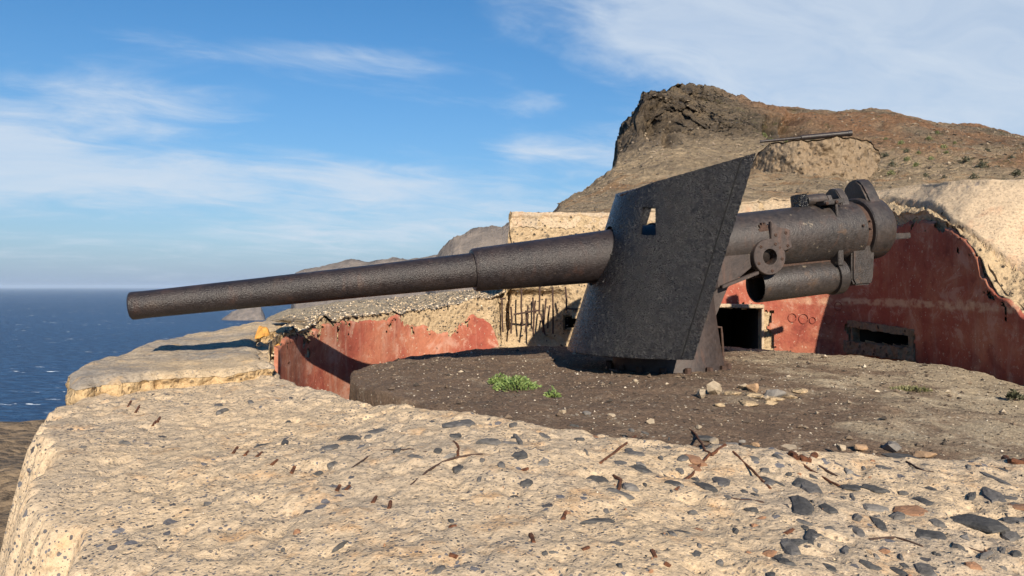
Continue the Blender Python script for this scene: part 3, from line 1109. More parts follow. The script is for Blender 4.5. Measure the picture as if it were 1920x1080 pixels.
def inset_box(name, px0, px1, y0, y1, depth, parent, mat, slope=(0, 0)):
    """room behind an opening: side, top, bottom and back faces"""
    idx = [i for i in range(I960 - 30, PN) if px0 - 3 <= PPX[i] <= px1 + 3]
    a, b = idx[0], idx[-1]
    A, B = PLAN[a], PLAN[b]
    nin = NIN[(a + b) // 2]
    za0, za1 = (540 - y0) / F * A[1], (540 - y1) / F * A[1]
    zb0, zb1 = (540 - y0 - slope[0]) / F * B[1], (540 - y1 - slope[1]) / F * B[1]
    f = -0.05
    Af, Bf = A + nin * f, B + nin * f
    Ab, Bb = A - nin * depth, B - nin * depth
    v = [(Af[0], Af[1], za0 + .02), (Bf[0], Bf[1], zb0 + .02), (Bf[0], Bf[1], zb1 - .02), (Af[0], Af[1], za1 - .02),
         (Ab[0], Ab[1], za0 + .02), (Bb[0], Bb[1], zb0 + .02), (Bb[0], Bb[1], zb1 - .02), (Ab[0], Ab[1], za1 - .02)]
    fs = [(0, 1, 5, 4), (1, 2, 6, 5), (2, 3, 7, 6), (3, 0, 4, 7), (4, 5, 6, 7)]
    return mesh_obj(name, v, fs, mat, parent)


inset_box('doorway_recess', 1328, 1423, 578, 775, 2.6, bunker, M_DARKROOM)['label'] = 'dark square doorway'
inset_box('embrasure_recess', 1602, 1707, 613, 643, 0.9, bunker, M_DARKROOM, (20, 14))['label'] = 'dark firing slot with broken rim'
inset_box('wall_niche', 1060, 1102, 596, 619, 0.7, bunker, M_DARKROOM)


def box_between(name, a, b, w, h, mat, parent, up=Vector((0, 0, 1)), bev=0.0):
    a, b = Vector(a), Vector(b)
    u = (b - a)
    L = u.length
    u.normalize()
    s = u.cross(up).normalized()
    t = s.cross(u).normalized()
    bm = bmesh.new()
    vs = []
    for k in (0, L):
        for q in ((-1, -1), (1, -1), (1, 1), (-1, 1)):
            vs.append(bm.verts.new(a + u * k + s * (w / 2 * q[0]) + t * (h / 2 * q[1])))
    for f in ((0, 1, 2, 3), (7, 6, 5, 4), (0, 4, 5, 1), (1, 5, 6, 2), (2, 6, 7, 3), (3, 7, 4, 0)):
        bm.faces.new([vs[k] for k in f])
    if bev:
        bmesh.ops.bevel(bm, geom=bm.edges[:], offset=bev, segments=1, affect='EDGES')
    return bm_obj(name, bm, mat, parent)


def rough_beam(name, a, b, w, h, mat, parent, seed, amp=0.018):
    """broken concrete member: subdivided bar with a knocked-about surface"""
    a, b = Vector(a), Vector(b)
    u = b - a
    L = u.length
    u.normalize()
    s_ = u.cross(Vector((0, 0, 1))).normalized() if abs(u.z) < 0.9 else Vector((1, 0, 0))
    t_ = s_.cross(u).normalized()
    n = max(6, int(L / 0.03))
    ringp = [(-1, -1), (-.33, -1), (.33, -1), (1, -1), (1, -.33), (1, .33), (1, 1), (.33, 1), (-.33, 1), (-1, 1), (-1, .33), (-1, -.33)]
    V = []
    for i in range(n + 1):
        for q in ringp:
            V.append(a + u * (L * i / n) + s_ * (w / 2 * q[0]) + t_ * (h / 2 * q[1]))
    P_ = np.array([tuple(v) for v in V])
    for ax in range(3):
        P_[:, ax] += fbm(P_, 14.0, 4, seed + ax * 7, 0.6) * amp
    m = len(ringp)
    Fs = [(i * m + k, i * m + (k + 1) % m, (i + 1) * m + (k + 1) % m, (i + 1) * m + k) for i in range(n) for k in range(m)]
    Fs += [tuple(range(m - 1, -1, -1)), tuple(n * m + k for k in range(m))]
    return mesh_obj(name, P_, Fs, mat, parent, True, 60)


def wall_at(px, py, off):
    i = int(np.argmin(np.abs(np.where(np.arange(PN) > I960, PPX, 1e9) - px)))
    c = PLAN[i] + NIN[i] * off
    return Vector((c[0], c[1], (540 - py) / F * c[1]))


rough_beam('embrasure_lintel', wall_at(1593, 609, -0.03), wall_at(1716, 627, -0.03), 0.10, 0.085, M_GREYRUBBLE, bunker, 401)
rough_beam('embrasure_sill', wall_at(1590, 652, -0.02), wall_at(1718, 668, -0.02), 0.12, 0.15, M_GREYRUBBLE, bunker, 402, 0.03)
rough_beam('embrasure_cheek', wall_at(1598, 616, -0.03), wall_at(1599, 650, -0.03), 0.10, 0.10, M_GREYRUBBLE, bunker, 403)
rough_beam('embrasure_cheek', wall_at(1712, 630, -0.03), wall_at(1712, 662, -0.03), 0.10, 0.10, M_GREYRUBBLE, bunker, 404)
rough_beam('door_reveal', wall_at(1433, 586, -0.045), wall_at(1435, 770, -0.045), 0.10, 0.10, M_RUBBLE, bunker, 405, 0.03)
# door jamb and lintel
_jd = PLAN[int(np.argmin(np.abs(np.where(np.arange(PN) > I960, PPX, 1e9) - 1424)))]
box_between('door_jamb', (_jd[0] + 0.01, _jd[1] - 0.03, -1.9), (_jd[0] + 0.01, _jd[1] - 0.03, -0.28), 0.035, 0.10, M_ROOF, bunker, up=Vector((0, 1, 0)), bev=0.006)
box_between('door_lintel', P(1326, 575, 10.46), P(1432, 577, 10.34), 0.12, 0.055, M_ROOF, bunker, bev=0.01)


def build_roof():
    """bunker roof: the sheet that runs back from the top of the wall, sloping up on the right-hand wing"""
    a = I960
    m = PN - a
    prof_q = np.concatenate([np.linspace(0, 0.2, 64), np.linspace(0.22, 1.0, 40)])
    V = np.zeros((m, len(prof_q) + 8, 3))
    # how far the glacis rises beyond the red edge, by station
    roofz = np.interp(PPX[a:], [950, 1150, 1340, 1500, 1680, 1800, 1900, 2200, 2600], [1.06, 1.09, 1.19, 1.19, 1.23, 1.17, 1.08, 0.98, 0.9])
    for s in range(m):
        i = a + s
        n = -NIN[i]
        if PPX[i] > 1600:                      # wing: sheet leans towards the back right
            k = min(1, (PPX[i] - 1600) / 120)
            n = n * (1 - 0.55 * k) + np.array([0.72, 0.69]) * 0.55 * k
            n = n / np.linalg.norm(n)
        elif PPX[i] < 1340:                    # the block runs straight back behind its front
            n = np.array([0.06, 1.0])
        zt = WTOP[i]
        rise = max(roofz[s] - zt, 0.0)
        run = max(0.05, 1.15 * rise)
        for j, q in enumerate(prof_q):
            if q <= 0.2:
                w = q / 0.2
                off = run * w
                z = zt + rise * (0.88 * w / 0.9 if w < 0.9 else 0.88 + 0.12 * min(1, (w - 0.9) / 0.04))
            else:
                w = (q - 0.2) / 0.8
                off = run + 4.2 * w
                z = roofz[s] + 0.0 * w
            V[s, j + 8] = (PLAN[i, 0] + n[0] * off, PLAN[i, 1] + n[1] * off, z)
        for j in range(8):                     # fascia lip in front
            w = j / 8
            V[s, j] = (PLAN[i, 0] - NIN[i, 0] * 0.035, PLAN[i, 1] - NIN[i, 1] * 0.035, zt - (0.17 if PPX[i] < 1600 else 0.05) * (1 - w))
    p = V.reshape(-1, 3)
    nz = (fbm(p, 1.4, 4, 151) * 0.045 + fbm(p, 7, 5, 152, 0.6) * 0.03).reshape(m, -1)
    V[:, :, 2] += nz
    # the crack that follows the red edge, and the broken strip below it
    crack = np.array([(1640, 372), (1690, 378), (1718, 381), (1748, 386), (1768, 396), (1782, 412), (1800, 424), (1830, 441), (1846, 455), (1866, 468), (1885, 484), (1905, 495), (1940, 512), (2000, 540)], float)
    sx = 960 + F * V[:, :, 0] / V[:, :, 1]
    sy = 540 - F * V[:, :, 2] / V[:, :, 1]
    wig = fbm(V.reshape(-1, 3), 5.0, 4, 155).reshape(sx.shape) * 7
    cy = np.interp(sx, crack[:, 0], crack[:, 1]) + wig
    near = (np.arange(V.shape[1]) < 72)[None, :] & (sx > 1650)
    gw = 2.2 + 3.0 * np.clip(fbm(V.reshape(-1, 3), 2.2, 2, 158).reshape(sx.shape) + 0.1, 0, 1)
    dent = np.exp(-((sy - cy) / gw) ** 2) * near
    V[:, :, 2] -= dent * 0.07
    V[:, :, 1] += dent * 0.05
    broken = near & (sy > cy - 1)
    rough = fbm(V.reshape(-1, 3), 11, 4, 156, 0.6).reshape(sx.shape)
    V[:, :, 2] += np.where(broken, rough * 0.06 - 0.03, 0)
    o = grid_obj('roof', V, m, V.shape[1], M_ROOF, bunker, smooth=True)
    o.data.materials.append(M_RUBBLE)
    nvv = V.shape[1]
    mi = np.zeros(len(o.data.polygons), dtype=np.int32)
    q = 0
    for i in range(m - 1):
        for j in range(nvv - 1):
            if broken[i, j] and j > 7:
                mi[q] = 1
            q += 1
    o.data.polygons.foreach_set('material_index', mi)
    o['label'] = 'smooth tan concrete roof and sloping wing'
    return V


ROOFV = build_roof()


# left end of the bunker block
def build_block_end():
    i = I960
    A = PLAN[i]
    n = np.array([0.06, 1.0])
    t = _tan[i]
    nu, nv = 40, 30
    V = np.zeros((nu, nv, 3))
    for a in range(nu):
        for b in range(nv):
            off = 3.2 * a / (nu - 1)
            V[a, b] = (A[0] + n[0] * off - t[0] * 0.02, A[1] + n[1] * off - t[1] * 0.02, -0.6 + 1.66 * b / (nv - 1))
    p = V.reshape(-1, 3)
    nz = fbm(p, 3, 4, 161).reshape(nu, nv) * 0.07
    V[:, :, 0] -= t[0] * nz
    V[:, :, 1] -= t[1] * nz
    grid_obj('end_wall', V, nu, nv, M_RUBBLE, bunker, smooth=True)


build_block_end()


# ------------------------------------------------------------------ bank behind the pit on the left, and the hill
BANK_PX = [470, 488, 500, 520, 540, 600, 640, 700, 760, 830, 900, 965]
BANK_Y = [720, 628, 600, 591, 585, 577, 571, 566, 560, 553, 546, 540]


def bank_z(px, d):
    """height of the gravel bank at column px and distance d"""
    k = np.arange(FARI + 4, I960 + 1)
    dw = np.interp(px, PPX[k], PLAN[k, 1])
    zw = np.interp(px, PPX[k], WTOP[k])
    zf = (540 - np.interp(px, BANK_PX, BANK_Y)) / F * 14.0
    zw = np.minimum(zw, np.where(px < 530, zf - 0.05, zw))
    w = np.clip((d - dw) / 4.0, 0, 1)
    w = w * w * (3 - 2 * w)
    return zw + (zf - zw) * w - np.clip(d - 15.0, 0, 9) * 0.9, dw


def build_bank():
    px = np.linspace(470, 965, 330)
    q = np.linspace(0, 1, 110) ** 1.5
    PX = np.repeat(px[:, None], len(q), 1)
    _, dw = bank_z(px, px * 0 + 10)
    D = (dw + 0.05)[:, None] + (20.0 - dw)[:, None] * q[None, :]
    Z, _ = bank_z(PX.ravel(), D.ravel())
    Z = Z.reshape(PX.shape)
    V = np.stack([(PX - 960) / F * D, D, Z], 2)
    p = V.reshape(-1, 3)
    V[:, :, 2] += (fbm(p, 1.6, 4, 171) * 0.05 + fbm(p, 9, 4, 172) * 0.03).reshape(PX.shape) * np.clip(q * 20, 0.3, 1)[None, :]
    o = grid_obj('bank', V, len(px), len(q), M_BANK, smooth=True)
    structure(o)
    o['label'] = 'grey tan gravel bank behind the pit wall under the barrel'


M_BANK = mat_rubble('gravel bank', (0.42, 0.34, 0.235), (0.30, 0.245, 0.17), (0.12, 0.10, 0.075), 1.2, 0.45)
build_bank()

HILL_PX = np.array([480, 700, 850, 940, 1000, 1050, 1100, 1150, 1158, 1170, 1190, 1212, 1240, 1265, 1290, 1300, 1318, 1345, 1370, 1400, 1450, 1500, 1560, 1590, 1620, 1655, 1690, 1730, 1770, 1830, 1880, 1930, 2000, 2300, 2900], float)
HILL_D = np.array([12.5, 22.0, 45.0, 62.0, 67.5, 95.0, 135.0])


def _tab(pairs):
    return np.interp(HILL_PX, [q[0] for q in pairs], [q[1] for q in pairs])


HILL_Y = np.stack([
    _tab([(480, 900), (700, 680), (850, 600), (940, 560), (1050, 470), (2900, 460)]),
    _tab([(480, 1100), (700, 800), (850, 660), (940, 560), (1000, 440), (1050, 402), (1150, 392), (1400, 390), (2000, 380), (2900, 380)]),
    _tab([(480, 1300), (700, 1000), (850, 760), (940, 640), (1000, 480), (1050, 396), (1100, 362), (1150, 330), (1250, 306), (1400, 322), (1600, 330), (1800, 318), (1920, 318), (2900, 340)]),
    _tab([(480, 1300), (850, 800), (940, 700), (1000, 560), (1050, 450), (1100, 400), (1147, 352), (1152, 318), (1172, 300), (1212, 268), (1250, 265), (1300, 262), (1400, 262), (1600, 268), (1800, 272), (1920, 290), (2900, 320)]),
    _tab([(480, 1300), (850, 800), (940, 700), (1000, 580), (1050, 480), (1100, 420), (1146, 372), (1153, 285), (1180, 252), (1212, 206), (1250, 192), (1300, 205), (1400, 226), (1500, 240), (1600, 238), (1690, 236), (1800, 254), (1920, 276), (2900, 315)]),
    _tab([(480, 1300), (850, 800), (940, 700), (1000, 600), (1050, 500), (1100, 440), (1148, 390), (1156, 300), (1185, 262), (1212, 214), (1240, 194), (1265, 188), (1290, 186), (1299, 172), (1325, 170), (1350, 174), (1372, 186), (1410, 198), (1480, 207), (1560, 215), (1592, 211), (1630, 208), (1668, 212), (1700, 222),
          (1745, 238), (1800, 240), (1840, 237), (1880, 247), (1930, 268), (2000, 285), (2900, 320)]),
    _tab([(480, 1300), (850, 800), (940, 720), (1000, 640), (1050, 560), (1100, 500), (1148, 450), (1160, 340), (1212, 260), (1300, 225), (1400, 240), (1600, 250), (1900, 285), (2900, 350)]),
])


def build_hill():
    px = np.concatenate([np.linspace(480, 940, 40), np.linspace(945, 1960, 520), np.linspace(1970, 2900, 70)])
    dd = np.concatenate([np.linspace(12.5, 45, 90), np.linspace(45.3, 100, 200), np.linspace(101, 135, 24)])
    nu, nv = len(px), len(dd)
    Y1 = np.stack([np.interp(px, HILL_PX, HILL_Y[k]) for k in range(len(HILL_D))], 0)
    Z = np.zeros((nu, nv))
    for a in range(nu):
        zk = (540 - Y1[:, a]) / F * HILL_D
        Z[a] = np.interp(dd, HILL_D, zk)
    X = (px[:, None] - 960) / F * dd[None, :]
    D = np.broadcast_to(dd[None, :], (nu, nv)).copy()
    V = np.stack([X, D, Z], 2)
    p = V.reshape(-1, 3).copy()
    crag = fbm(p * np.array([1.3, 1.0, 0.45]), 0.15, 5, 201, 0.58, True)
    blocks = fbm(p, 0.55, 4, 202, 0.55)
    fine = fbm(p, 1.6, 4, 203, 0.6)
    pxg = np.repeat(px, nv)
    dg = p[:, 1]
    cliff = np.clip((1480 - pxg) / 160, 0, 1) * np.clip((pxg - 1142) / 20, 0, 1) * np.clip((dg - 55) / 10, 0, 1)
    slope = np.clip((dg - 14) / 25, 0.05, 1)
    ridge_fade = np.where(dg > 88, 0.45, 1.0)
    p[:, 2] += (crag * (0.6 + 2.2 * cliff) * ridge_fade + blocks * (0.4 + 1.0 * cliff) + fine * (0.22 + 0.65 * cliff)) * slope
    p[:, 1] += (crag * 4.2 + blocks * 2.2 + fine * 1.8) * cliff
    ledge = np.round(fbm(p * np.array([1, 1, 1.6]), 0.30, 3, 207, 0.5) * 4) / 4
    p[:, 1] += ledge * 2.4 * cliff
    p[:, 2] += ledge * 0.7 * cliff * ridge_fade
    p[:, 0] += (crag * 0.5 + blocks * 0.9) * cliff
    # the two dark hollows under the outcrop
    for hx, hy, rx, ry, dep in ((1452, 238, 16, 22, 4.5), (1487, 240, 20, 24, 5.0), (1225, 240, 18, 30, 3.0), (1258, 262, 14, 26, 3.0)):
        sx = 960 + F * p[:, 0] / p[:, 1]
        sy = 540 - F * p[:, 2] / p[:, 1]
        w = np.exp(-(((sx - hx) / rx) ** 2 + ((sy - hy) / ry) ** 2) * 1.3) * (dg > 50) * (dg < 92)
        p[:, 1] += w * dep
    o = mesh_obj('hill', p, grid_faces(nu, nv), M_HILL, smooth=True)
    structure(o)
    o['label'] = 'rocky brown hill with a craggy cliff rising behind the bunker'
    return p.reshape(nu, nv, 3), px, dd


HILLV, HPX, HDD = build_hill()


def hill_point(px, py):
    """nearest hill vertex whose direction matches the pixel"""
    a = int(np.argmin(np.abs(HPX - px)))
    col = HILLV[max(0, a - 3):a + 4].reshape(-1, 3)
    sx = 960 + F * col[:, 0] / col[:, 1]
    sy = 540 - F * col[:, 2] / col[:, 1]
    k = np.argmin(((sx - px) ** 2 + (sy - py) ** 2) + col[:, 1] * 0.05)
    return Vector(col[k])


# ------------------------------------------------------------------ lathe / prism helpers for the gun
MUZ = P(238, 577, 6.05)
BRE = P(1680, 425.5, 8.0)
GU = (BRE - MUZ).normalized()                       # muzzle to breech
GV = Vector((GU.y, -GU.x, 0)).normalized()          # towards the camera side
GW = GV.cross(GU).normalized()
if GW.z < 0:
    GW = -GW
GUH = Vector((GU.x, GU.y, 0)).normalized()


def gpt(u, v, w):
    return MUZ + GU * u + GV * v + GW * w


def tpx(px):
    """distance along the gun axis of the point seen in column px"""
    k = (px - 960) / F
    return (k * MUZ.y - MUZ.x) / (GU.x - k * GU.y)


def gplane(px, py, v):
    """(u, w) of the ray through a pixel on the plane at side offset v"""
    r = Vector(((px - 960) / F, 1.0, (540 - py) / F))
    o = MUZ + GV * v
    t = o.dot(GV) / r.dot(GV)
    q = r * t - o
    return q.dot(GU), q.dot(GW)


def rad(px, dpx):
    t = tpx(px)
    return dpx / 2 / F * (MUZ.y + GU.y * t)


def lathe(name, prof, mat, parent, seg=64, cv=0.0, cw=0.0, cap0=True, cap1=True, smooth=True):
    """surface of revolution about the gun axis (or a parallel one): prof = [(u, r), ...]"""
    V, Fs = [], []
    n = len(prof)
    for u, r in prof:
        for k in range(seg):
            a = 2 * math.pi * k / seg
            V.append(gpt(u, cv + r * math.cos(a), cw + r * math.sin(a)))
    for i in range(n - 1):
        for k in range(seg):
            k2 = (k + 1) % seg
            Fs.append((i * seg + k, i * seg + k2, (i + 1) * seg + k2, (i + 1) * seg + k))
    if cap0:
        Fs.append(tuple(range(seg - 1, -1, -1)))
    if cap1:
        Fs.append(tuple((n - 1) * seg + k for k in range(seg)))
    o = mesh_obj(name, V, Fs, mat, parent, smooth, 35)
    bm = bmesh.new()
    bm.from_mesh(o.data)
    bmesh.ops.recalc_face_normals(bm, faces=bm.faces[:])
    bm.to_mesh(o.data)
    bm.free()
    if smooth:
        o.data.set_sharp_from_angle(angle=math.radians(35))
    return o


def prism(name, pts, h0, h1, axis, mat, parent, bev=0.008, holes=None):
    """polygon extruded along one gun axis. axis 'v': pts are (u,w); axis 'u': pts are (v,w); axis 'w': pts are (u,v)"""
    def mk(a, b, h):
        if axis == 'v':
            return gpt(a, h, b)
        if axis == 'u':
            return gpt(h, a, b)
        return gpt(a, b, h)
    bm = bmesh.new()
    A = [bm.verts.new(mk(a, b, h0)) for a, b in pts]
    B = [bm.verts.new(mk(a, b, h1)) for a, b in pts]
    n = len(pts)
    bm.faces.new(A)
    bm.faces.new(B[::-1])
    for i in range(n):
        bm.faces.new((A[i], B[i], B[(i + 1) % n], A[(i + 1) % n]))
    bmesh.ops.recalc_face_normals(bm, faces=bm.faces[:])
    if bev:
        bmesh.ops.bevel(bm, geom=[e for e in bm.edges], offset=bev, segments=2, affect='EDGES', clamp_overlap=True)
    return bm_obj(name, bm, mat, parent, True, 40)


def disc_tube(name, u, w, v0, v1, r_out, r_in, mat, parent, seg=48):
    """flat ring whose axis is the side direction"""
    V, Fs = [], []
    for v, r in ((v0, r_in), (v0, r_out), (v1 - 0.006, r_out), (v1, r_out - 0.006), (v1, r_in)):
        for k in range(seg):
            a = 2 * math.pi * k / seg
            V.append(gpt(u + r * math.cos(a), v, w + r * math.sin(a)))
    for i in range(5):
        i2 = (i + 1) % 5
        for k in range(seg):
            k2 = (k + 1) % seg
            Fs.append((i * seg + k, i * seg + k2, i2 * seg + k2, i2 * seg + k))
    o = mesh_obj(name, V, Fs, mat, parent, True, 35)
    bm = bmesh.new()
    bm.from_mesh(o.data)
    bmesh.ops.recalc_face_normals(bm, faces=bm.faces[:])
    bm.to_mesh(o.data)
    bm.free()
    o.data.set_sharp_from_angle(angle=math.radians(35))
    return o


def tube(name, pts, r, mat, parent=None, seg=8, taper=None):
    """bent rod through points"""
    pts = [Vector(p) for p in pts]
    V, Fs = [], []
    n = len(pts)
    prev = None
    for i, p in enumerate(pts):
        d = (pts[min(i + 1, n - 1)] - pts[max(i - 1, 0)]).normalized()
        ref = Vector((0, 0, 1)) if abs(d.z) < 0.9 else Vector((1, 0, 0))
        s = d.cross(ref).normalized() if prev is None else (prev - d * prev.dot(d)).normalized()
        prev = s
        t = d.cross(s)
        rr = r if taper is None else r * (1 - (1 - taper) * i / (n - 1))
        for k in range(seg):
            a = 2 * math.pi * k / seg
            V.append(p + (s * math.cos(a) + t * math.sin(a)) * rr)
    for i in range(n - 1):
        for k in range(seg):
            k2 = (k + 1) % seg
            Fs.append((i * seg + k, i * seg + k2, (i + 1) * seg + k2, (i + 1) * seg + k))
    Fs.append(tuple(range(seg - 1, -1, -1)))
    Fs.append(tuple((n - 1) * seg + k for k in range(seg)))
    return mesh_obj(name, V, Fs, mat, parent, True, 50)


# ------------------------------------------------------------------ the gun
gun = empty('coastal_gun', (CX, CY, -0.80))
tag(gun, 'rusted black coastal gun with long barrel and tall curved shield on a pedestal', 'gun')


def build_gun():
    T = tpx
    # barrel with slight muzzle swell and bore
    u0 = T(243)
    r0 = rad(243, 53)
    prof = [(u0 + 0.9, 0.076), (u0 + 0.03, 0.076), (u0 + 0.002, 0.084), (u0, r0 - 0.018), (u0 + 0.012, r0 - 0.003), (u0 + 0.03, r0), (u0 + 0.10, r0 - 0.002), (u0 + 0.17, rad(285, 51.5)),
            (T(400), rad(400, 53.5)), (T(500), rad(500, 55)), (T(502), rad(502, 55.5)), (T(700), rad(700, 59.5)), (T(884), rad(884, 65)), (T(900), rad(900, 65))]
    lathe('barrel', prof, M_BARREL, gun, 72, cap1=False)
    us = T(886)
    prof = [(us, rad(886, 60)), (us + 0.002, rad(886, 76)), (us + 0.02, rad(890, 80.5)), (us + 0.05, rad(900, 81.5)), (T(1000), rad(1000, 88)), (T(1150), rad(1150, 98)), (T(1230), rad(1230, 101))]
    lathe('barrel_sleeve', prof, M_BARREL, gun, 72, cap0=False, cap1=False)
    # jacket / cradle behind the shield
    ua, ub = T(1225), T(1589)
    prof = [(ua, 0.20), (ua + 0.002, rad(1225, 106)), (T(1330), rad(1330, 108)), (T(1390), rad(1390, 108)), (T(1580), rad(1580, 110)), (ub, rad(1589, 110)), (ub + 0.004, rad(1589, 104))]
    lathe('jacket', prof, M_BREECH, gun, 72)
    # dark groove, then breech ring
    prof = [(ub, rad(1589, 100)), (T(1602), rad(1602, 100))]
    lathe('breech_groove', prof, M_DARKRUST, gun, 72)
    uc, ud = T(1600), T(1641)
    rb = rad(1620, 118)
    prof = [(uc, rb * 0.85), (uc + 0.002, rb - 0.012), (uc + 0.014, rb), (ud - 0.10, rb), (ud - 0.03, rb * 0.97), (ud, rb * 0.90), (ud + 0.012, rb * 0.55), (ud - 0.05, rb * 0.5)]
    ring = lathe('breech_ring', prof, M_BREECH, gun, 72)
    # lug standing on top of the breech ring (a thick plate across the axis)
    um = T(1622)
    pts = [(-0.23, 0.20), (-0.21, 0.36), (-0.16, 0.47), (-0.07, 0.525), (0.02, 0.525), (0.09, 0.47), (0.15, 0.36), (0.22, 0.21)]
    prism('lug', pts, um - 0.085, um + 0.075, 'u', M_BREECH, ring, 0.02)
    # block hanging below the breech ring
    q = [gplane(1598, 455, 0.22), gplane(1598, 526, 0.22), gplane(1604, 538, 0.22), gplane(1634, 536, 0.22), gplane(1639, 524, 0.22), gplane(1642, 455, 0.22)]
    prism('piston_block', q, -0.24, 0.22, 'v', M_BREECH, ring, 0.018)
    # small studs and slots on the ring
    for px, py in ((1633, 417), (1634, 431), (1620, 425)):
        u, w = gplane(px, py, rb * 0.98)
        disc_tube('stud', u, w, rb * 0.9, rb * 1.0, 0.012, 0.003, M_DARKRUST, ring, 10)
    # breech lever at the back
    a = gplane(1668, 446, 0.02)
    b = gplane(1703, 444, 0.02)
    bm_pts = [(a[0] - .15, a[1] - 0.035), (b[0], b[1] - 0.03), (b[0], b[1] + 0.03), (a[0] - .15, a[1] + 0.035)]
    prism('breech_lever', bm_pts, -0.02, 0.06, 'v', M_BREECH, gun, 0.008)

    # fittings along the top of the jacket
    rj = rad(1540, 110)
    uf = T(1512)
    lathe('sight_bracket', [(uf, 0.03), (uf + 0.003, 0.06), (T(1546), 0.062), (T(1546) + 0.003, 0.03)], M_BREECH, gun, 28, cv=0.03, cw=rj + 0.045)
    prism('sight_block', [(T(1494), rj - 0.05), (T(1494), rj + 0.115), (T(1512), rj + 0.115), (T(1512), rj - 0.05)], -0.06, 0.09, 'v', M_SHIELD, gun, 0.012)
    prism('clamp_plate', [(-0.12, rj - 0.06), (-0.11, rj + 0.10), (-0.03, rj + 0.15), (0.07, rj + 0.13), (0.13, rj + 0.04), (0.16, rj - 0.08)], T(1565), T(1580), 'u', M_BREECH, gun, 0.01)
    prism('clamp_plate', [(-0.10, rj - 0.06), (-0.09, rj + 0.07), (0.08, rj + 0.08), (0.12, rj - 0.06)], T(1547), T(1556), 'u', M_BREECH, gun, 0.008)
    q = [gplane(1540, 380, 0.2), gplane(1578, 374, 0.2), gplane(1580, 383, 0.2), gplane(1543, 388, 0.2)]
    bar = prism('clamp_bar', q, 0.10, 0.24, 'v', M_BREECH, gun, 0.006)
    for px, py in ((1550, 384), (1568, 381)):
        u, w = gplane(px, py, 0.245)
        disc_tube('bolt', u, w, 0.235, 0.262, 0.017, 0.004, M_DARKRUST, bar, 12)
    q = [gplane(1561, 386, 0.22), gplane(1566, 386, 0.22), gplane(1567, 410, 0.22), gplane(1563, 412, 0.22)]
    prism('clamp_stay', q, 0.18, 0.265, 'v', M_BREECH, gun, 0.004)

    # recoil cylinder below, open at the front
    c0 = gplane(1416, 536, 0.06)
    c1 = gplane(1576, 521, 0.06)
    rr = 0.172
    cw = (c0[1] + c1[1]) / 2
    prof = [(c0[0] + 0.5, rr - 0.022), (c0[0] + 0.012, rr - 0.022), (c0[0], rr - 0.012), (c0[0], rr - 0.002), (c0[0] + 0.01, rr), (c1[0] - 0.17, rr), (c1[0] - 0.168, rr - 0.012), (c1[0] - 0.135, rr - 0.012),
            (c1[0] - 0.133, rr + 0.018), (c1[0] - 0.03, rr + 0.018), (c1[0], rr - 0.01), (c1[0] + 0.02, rr - 0.05)]
    cyl = lathe('recoil_cylinder', prof, M_BREECH, gun, 56, cv=0.06, cw=cw)
    q = [gplane(1567, 500, 0.2), gplane(1567, 472, 0.2), gplane(1572, 466, 0.2), gplane(1577, 472, 0.2), gplane(1578, 500, 0.2)]
    prism('cylinder_lug', q, 0.10, 0.24, 'v', M_BREECH, cyl, 0.006)
    # cradle keel between jacket and cylinder
    q = [gplane(1400, 480, 0.0), gplane(1400, 525, 0.0), gplane(1560, 512, 0.0), gplane(1560, 470, 0.0)]
    prism('cradle_keel', q, -0.14, 0.12, 'v', M_DARKRUST, gun, 0.01)

    # flanged trunnion plate with its pinion on the near side
    vd = 0.31
    uc_, wc_ = gplane(1441.5, 484, vd)
    plate = disc_tube('flange_plate', uc_, wc_, vd - 0.05, vd + 0.02, 0.175, 0.078, M_PEDESTAL, gun, 56)
    for k in range(5):
        a = math.radians(58 + k * 72)
        disc_tube('bolt', uc_ + 0.138 * math.cos(a), wc_ + 0.138 * math.sin(a), vd + 0.018, vd + 0.03, 0.016, 0.004, M_DARKRUST, plate, 12)
    lathe_pts = []
    V, Fs = [], []
    # hub tube behind the flange
    hub = disc_tube('hub', uc_, wc_, 0.08, vd - 0.05, 0.12, 0.078, M_DARKRUST, plate, 40)
    q = [gplane(1444, 417, vd), gplane(1455, 427, vd), gplane(1480, 433, vd), gplane(1484, 466, vd), gplane(1470, 473, vd), gplane(1462, 466, vd), gplane(1445, 455, vd)]
    br = prism('flange_bracket', q, vd - 0.035, vd + 0.012, 'v', M_PEDESTAL, gun, 0.006)
    for px, py in ((1472, 439), (1476, 463), (1453, 443), (1460, 467)):
        u, w = gplane(px, py, vd)
        disc_tube('bolt', u, w, vd + 0.008, vd + 0.022, 0.017, 0.004, M_DARKRUST, br, 12)
    # pinion: toothed wheel
    ug, wg = gplane(1436, 435, vd)
    pts = []
    for k in range(44):
        a = 2 * math.pi * k / 44
        r = 0.085 if (k % 4) < 2 else 0.062
        pts.append((ug + r * 0.72 * math.cos(a), wg + r * math.sin(a)))
    prism('pinion', pts, vd - 0.10, vd - 0.03, 'v', M_DARKRUST, gun, 0.0)
    # elevating arm and carriage cheeks
    a = gplane(1352, 541, 0.33)
    b = gplane(1420, 514, 0.33)
    pts = [(a[0], a[1] - 0.014), (b[0], b[1] - 0.014), (b[0], b[1] + 0.016), (a[0], a[1] + 0.016)]
    prism('elevating_arm', pts, 0.30, 0.36, 'v', M_PEDESTAL, gun, 0.004)
    for v0 in (0.20, -0.27):
        q = [gplane(1230, 560, 0.2), gplane(1240, 470, 0.2), gplane(1330, 455, 0.2), gplane(1400, 455, 0.2), gplane(1408, 500, 0.2), gplane(1360, 540, 0.2), gplane(1335, 600, 0.2)]
        prism('carriage_cheek', q, v0, v0 + 0.06, 'v', M_PEDESTAL, gun, 0.01)


build_gun()

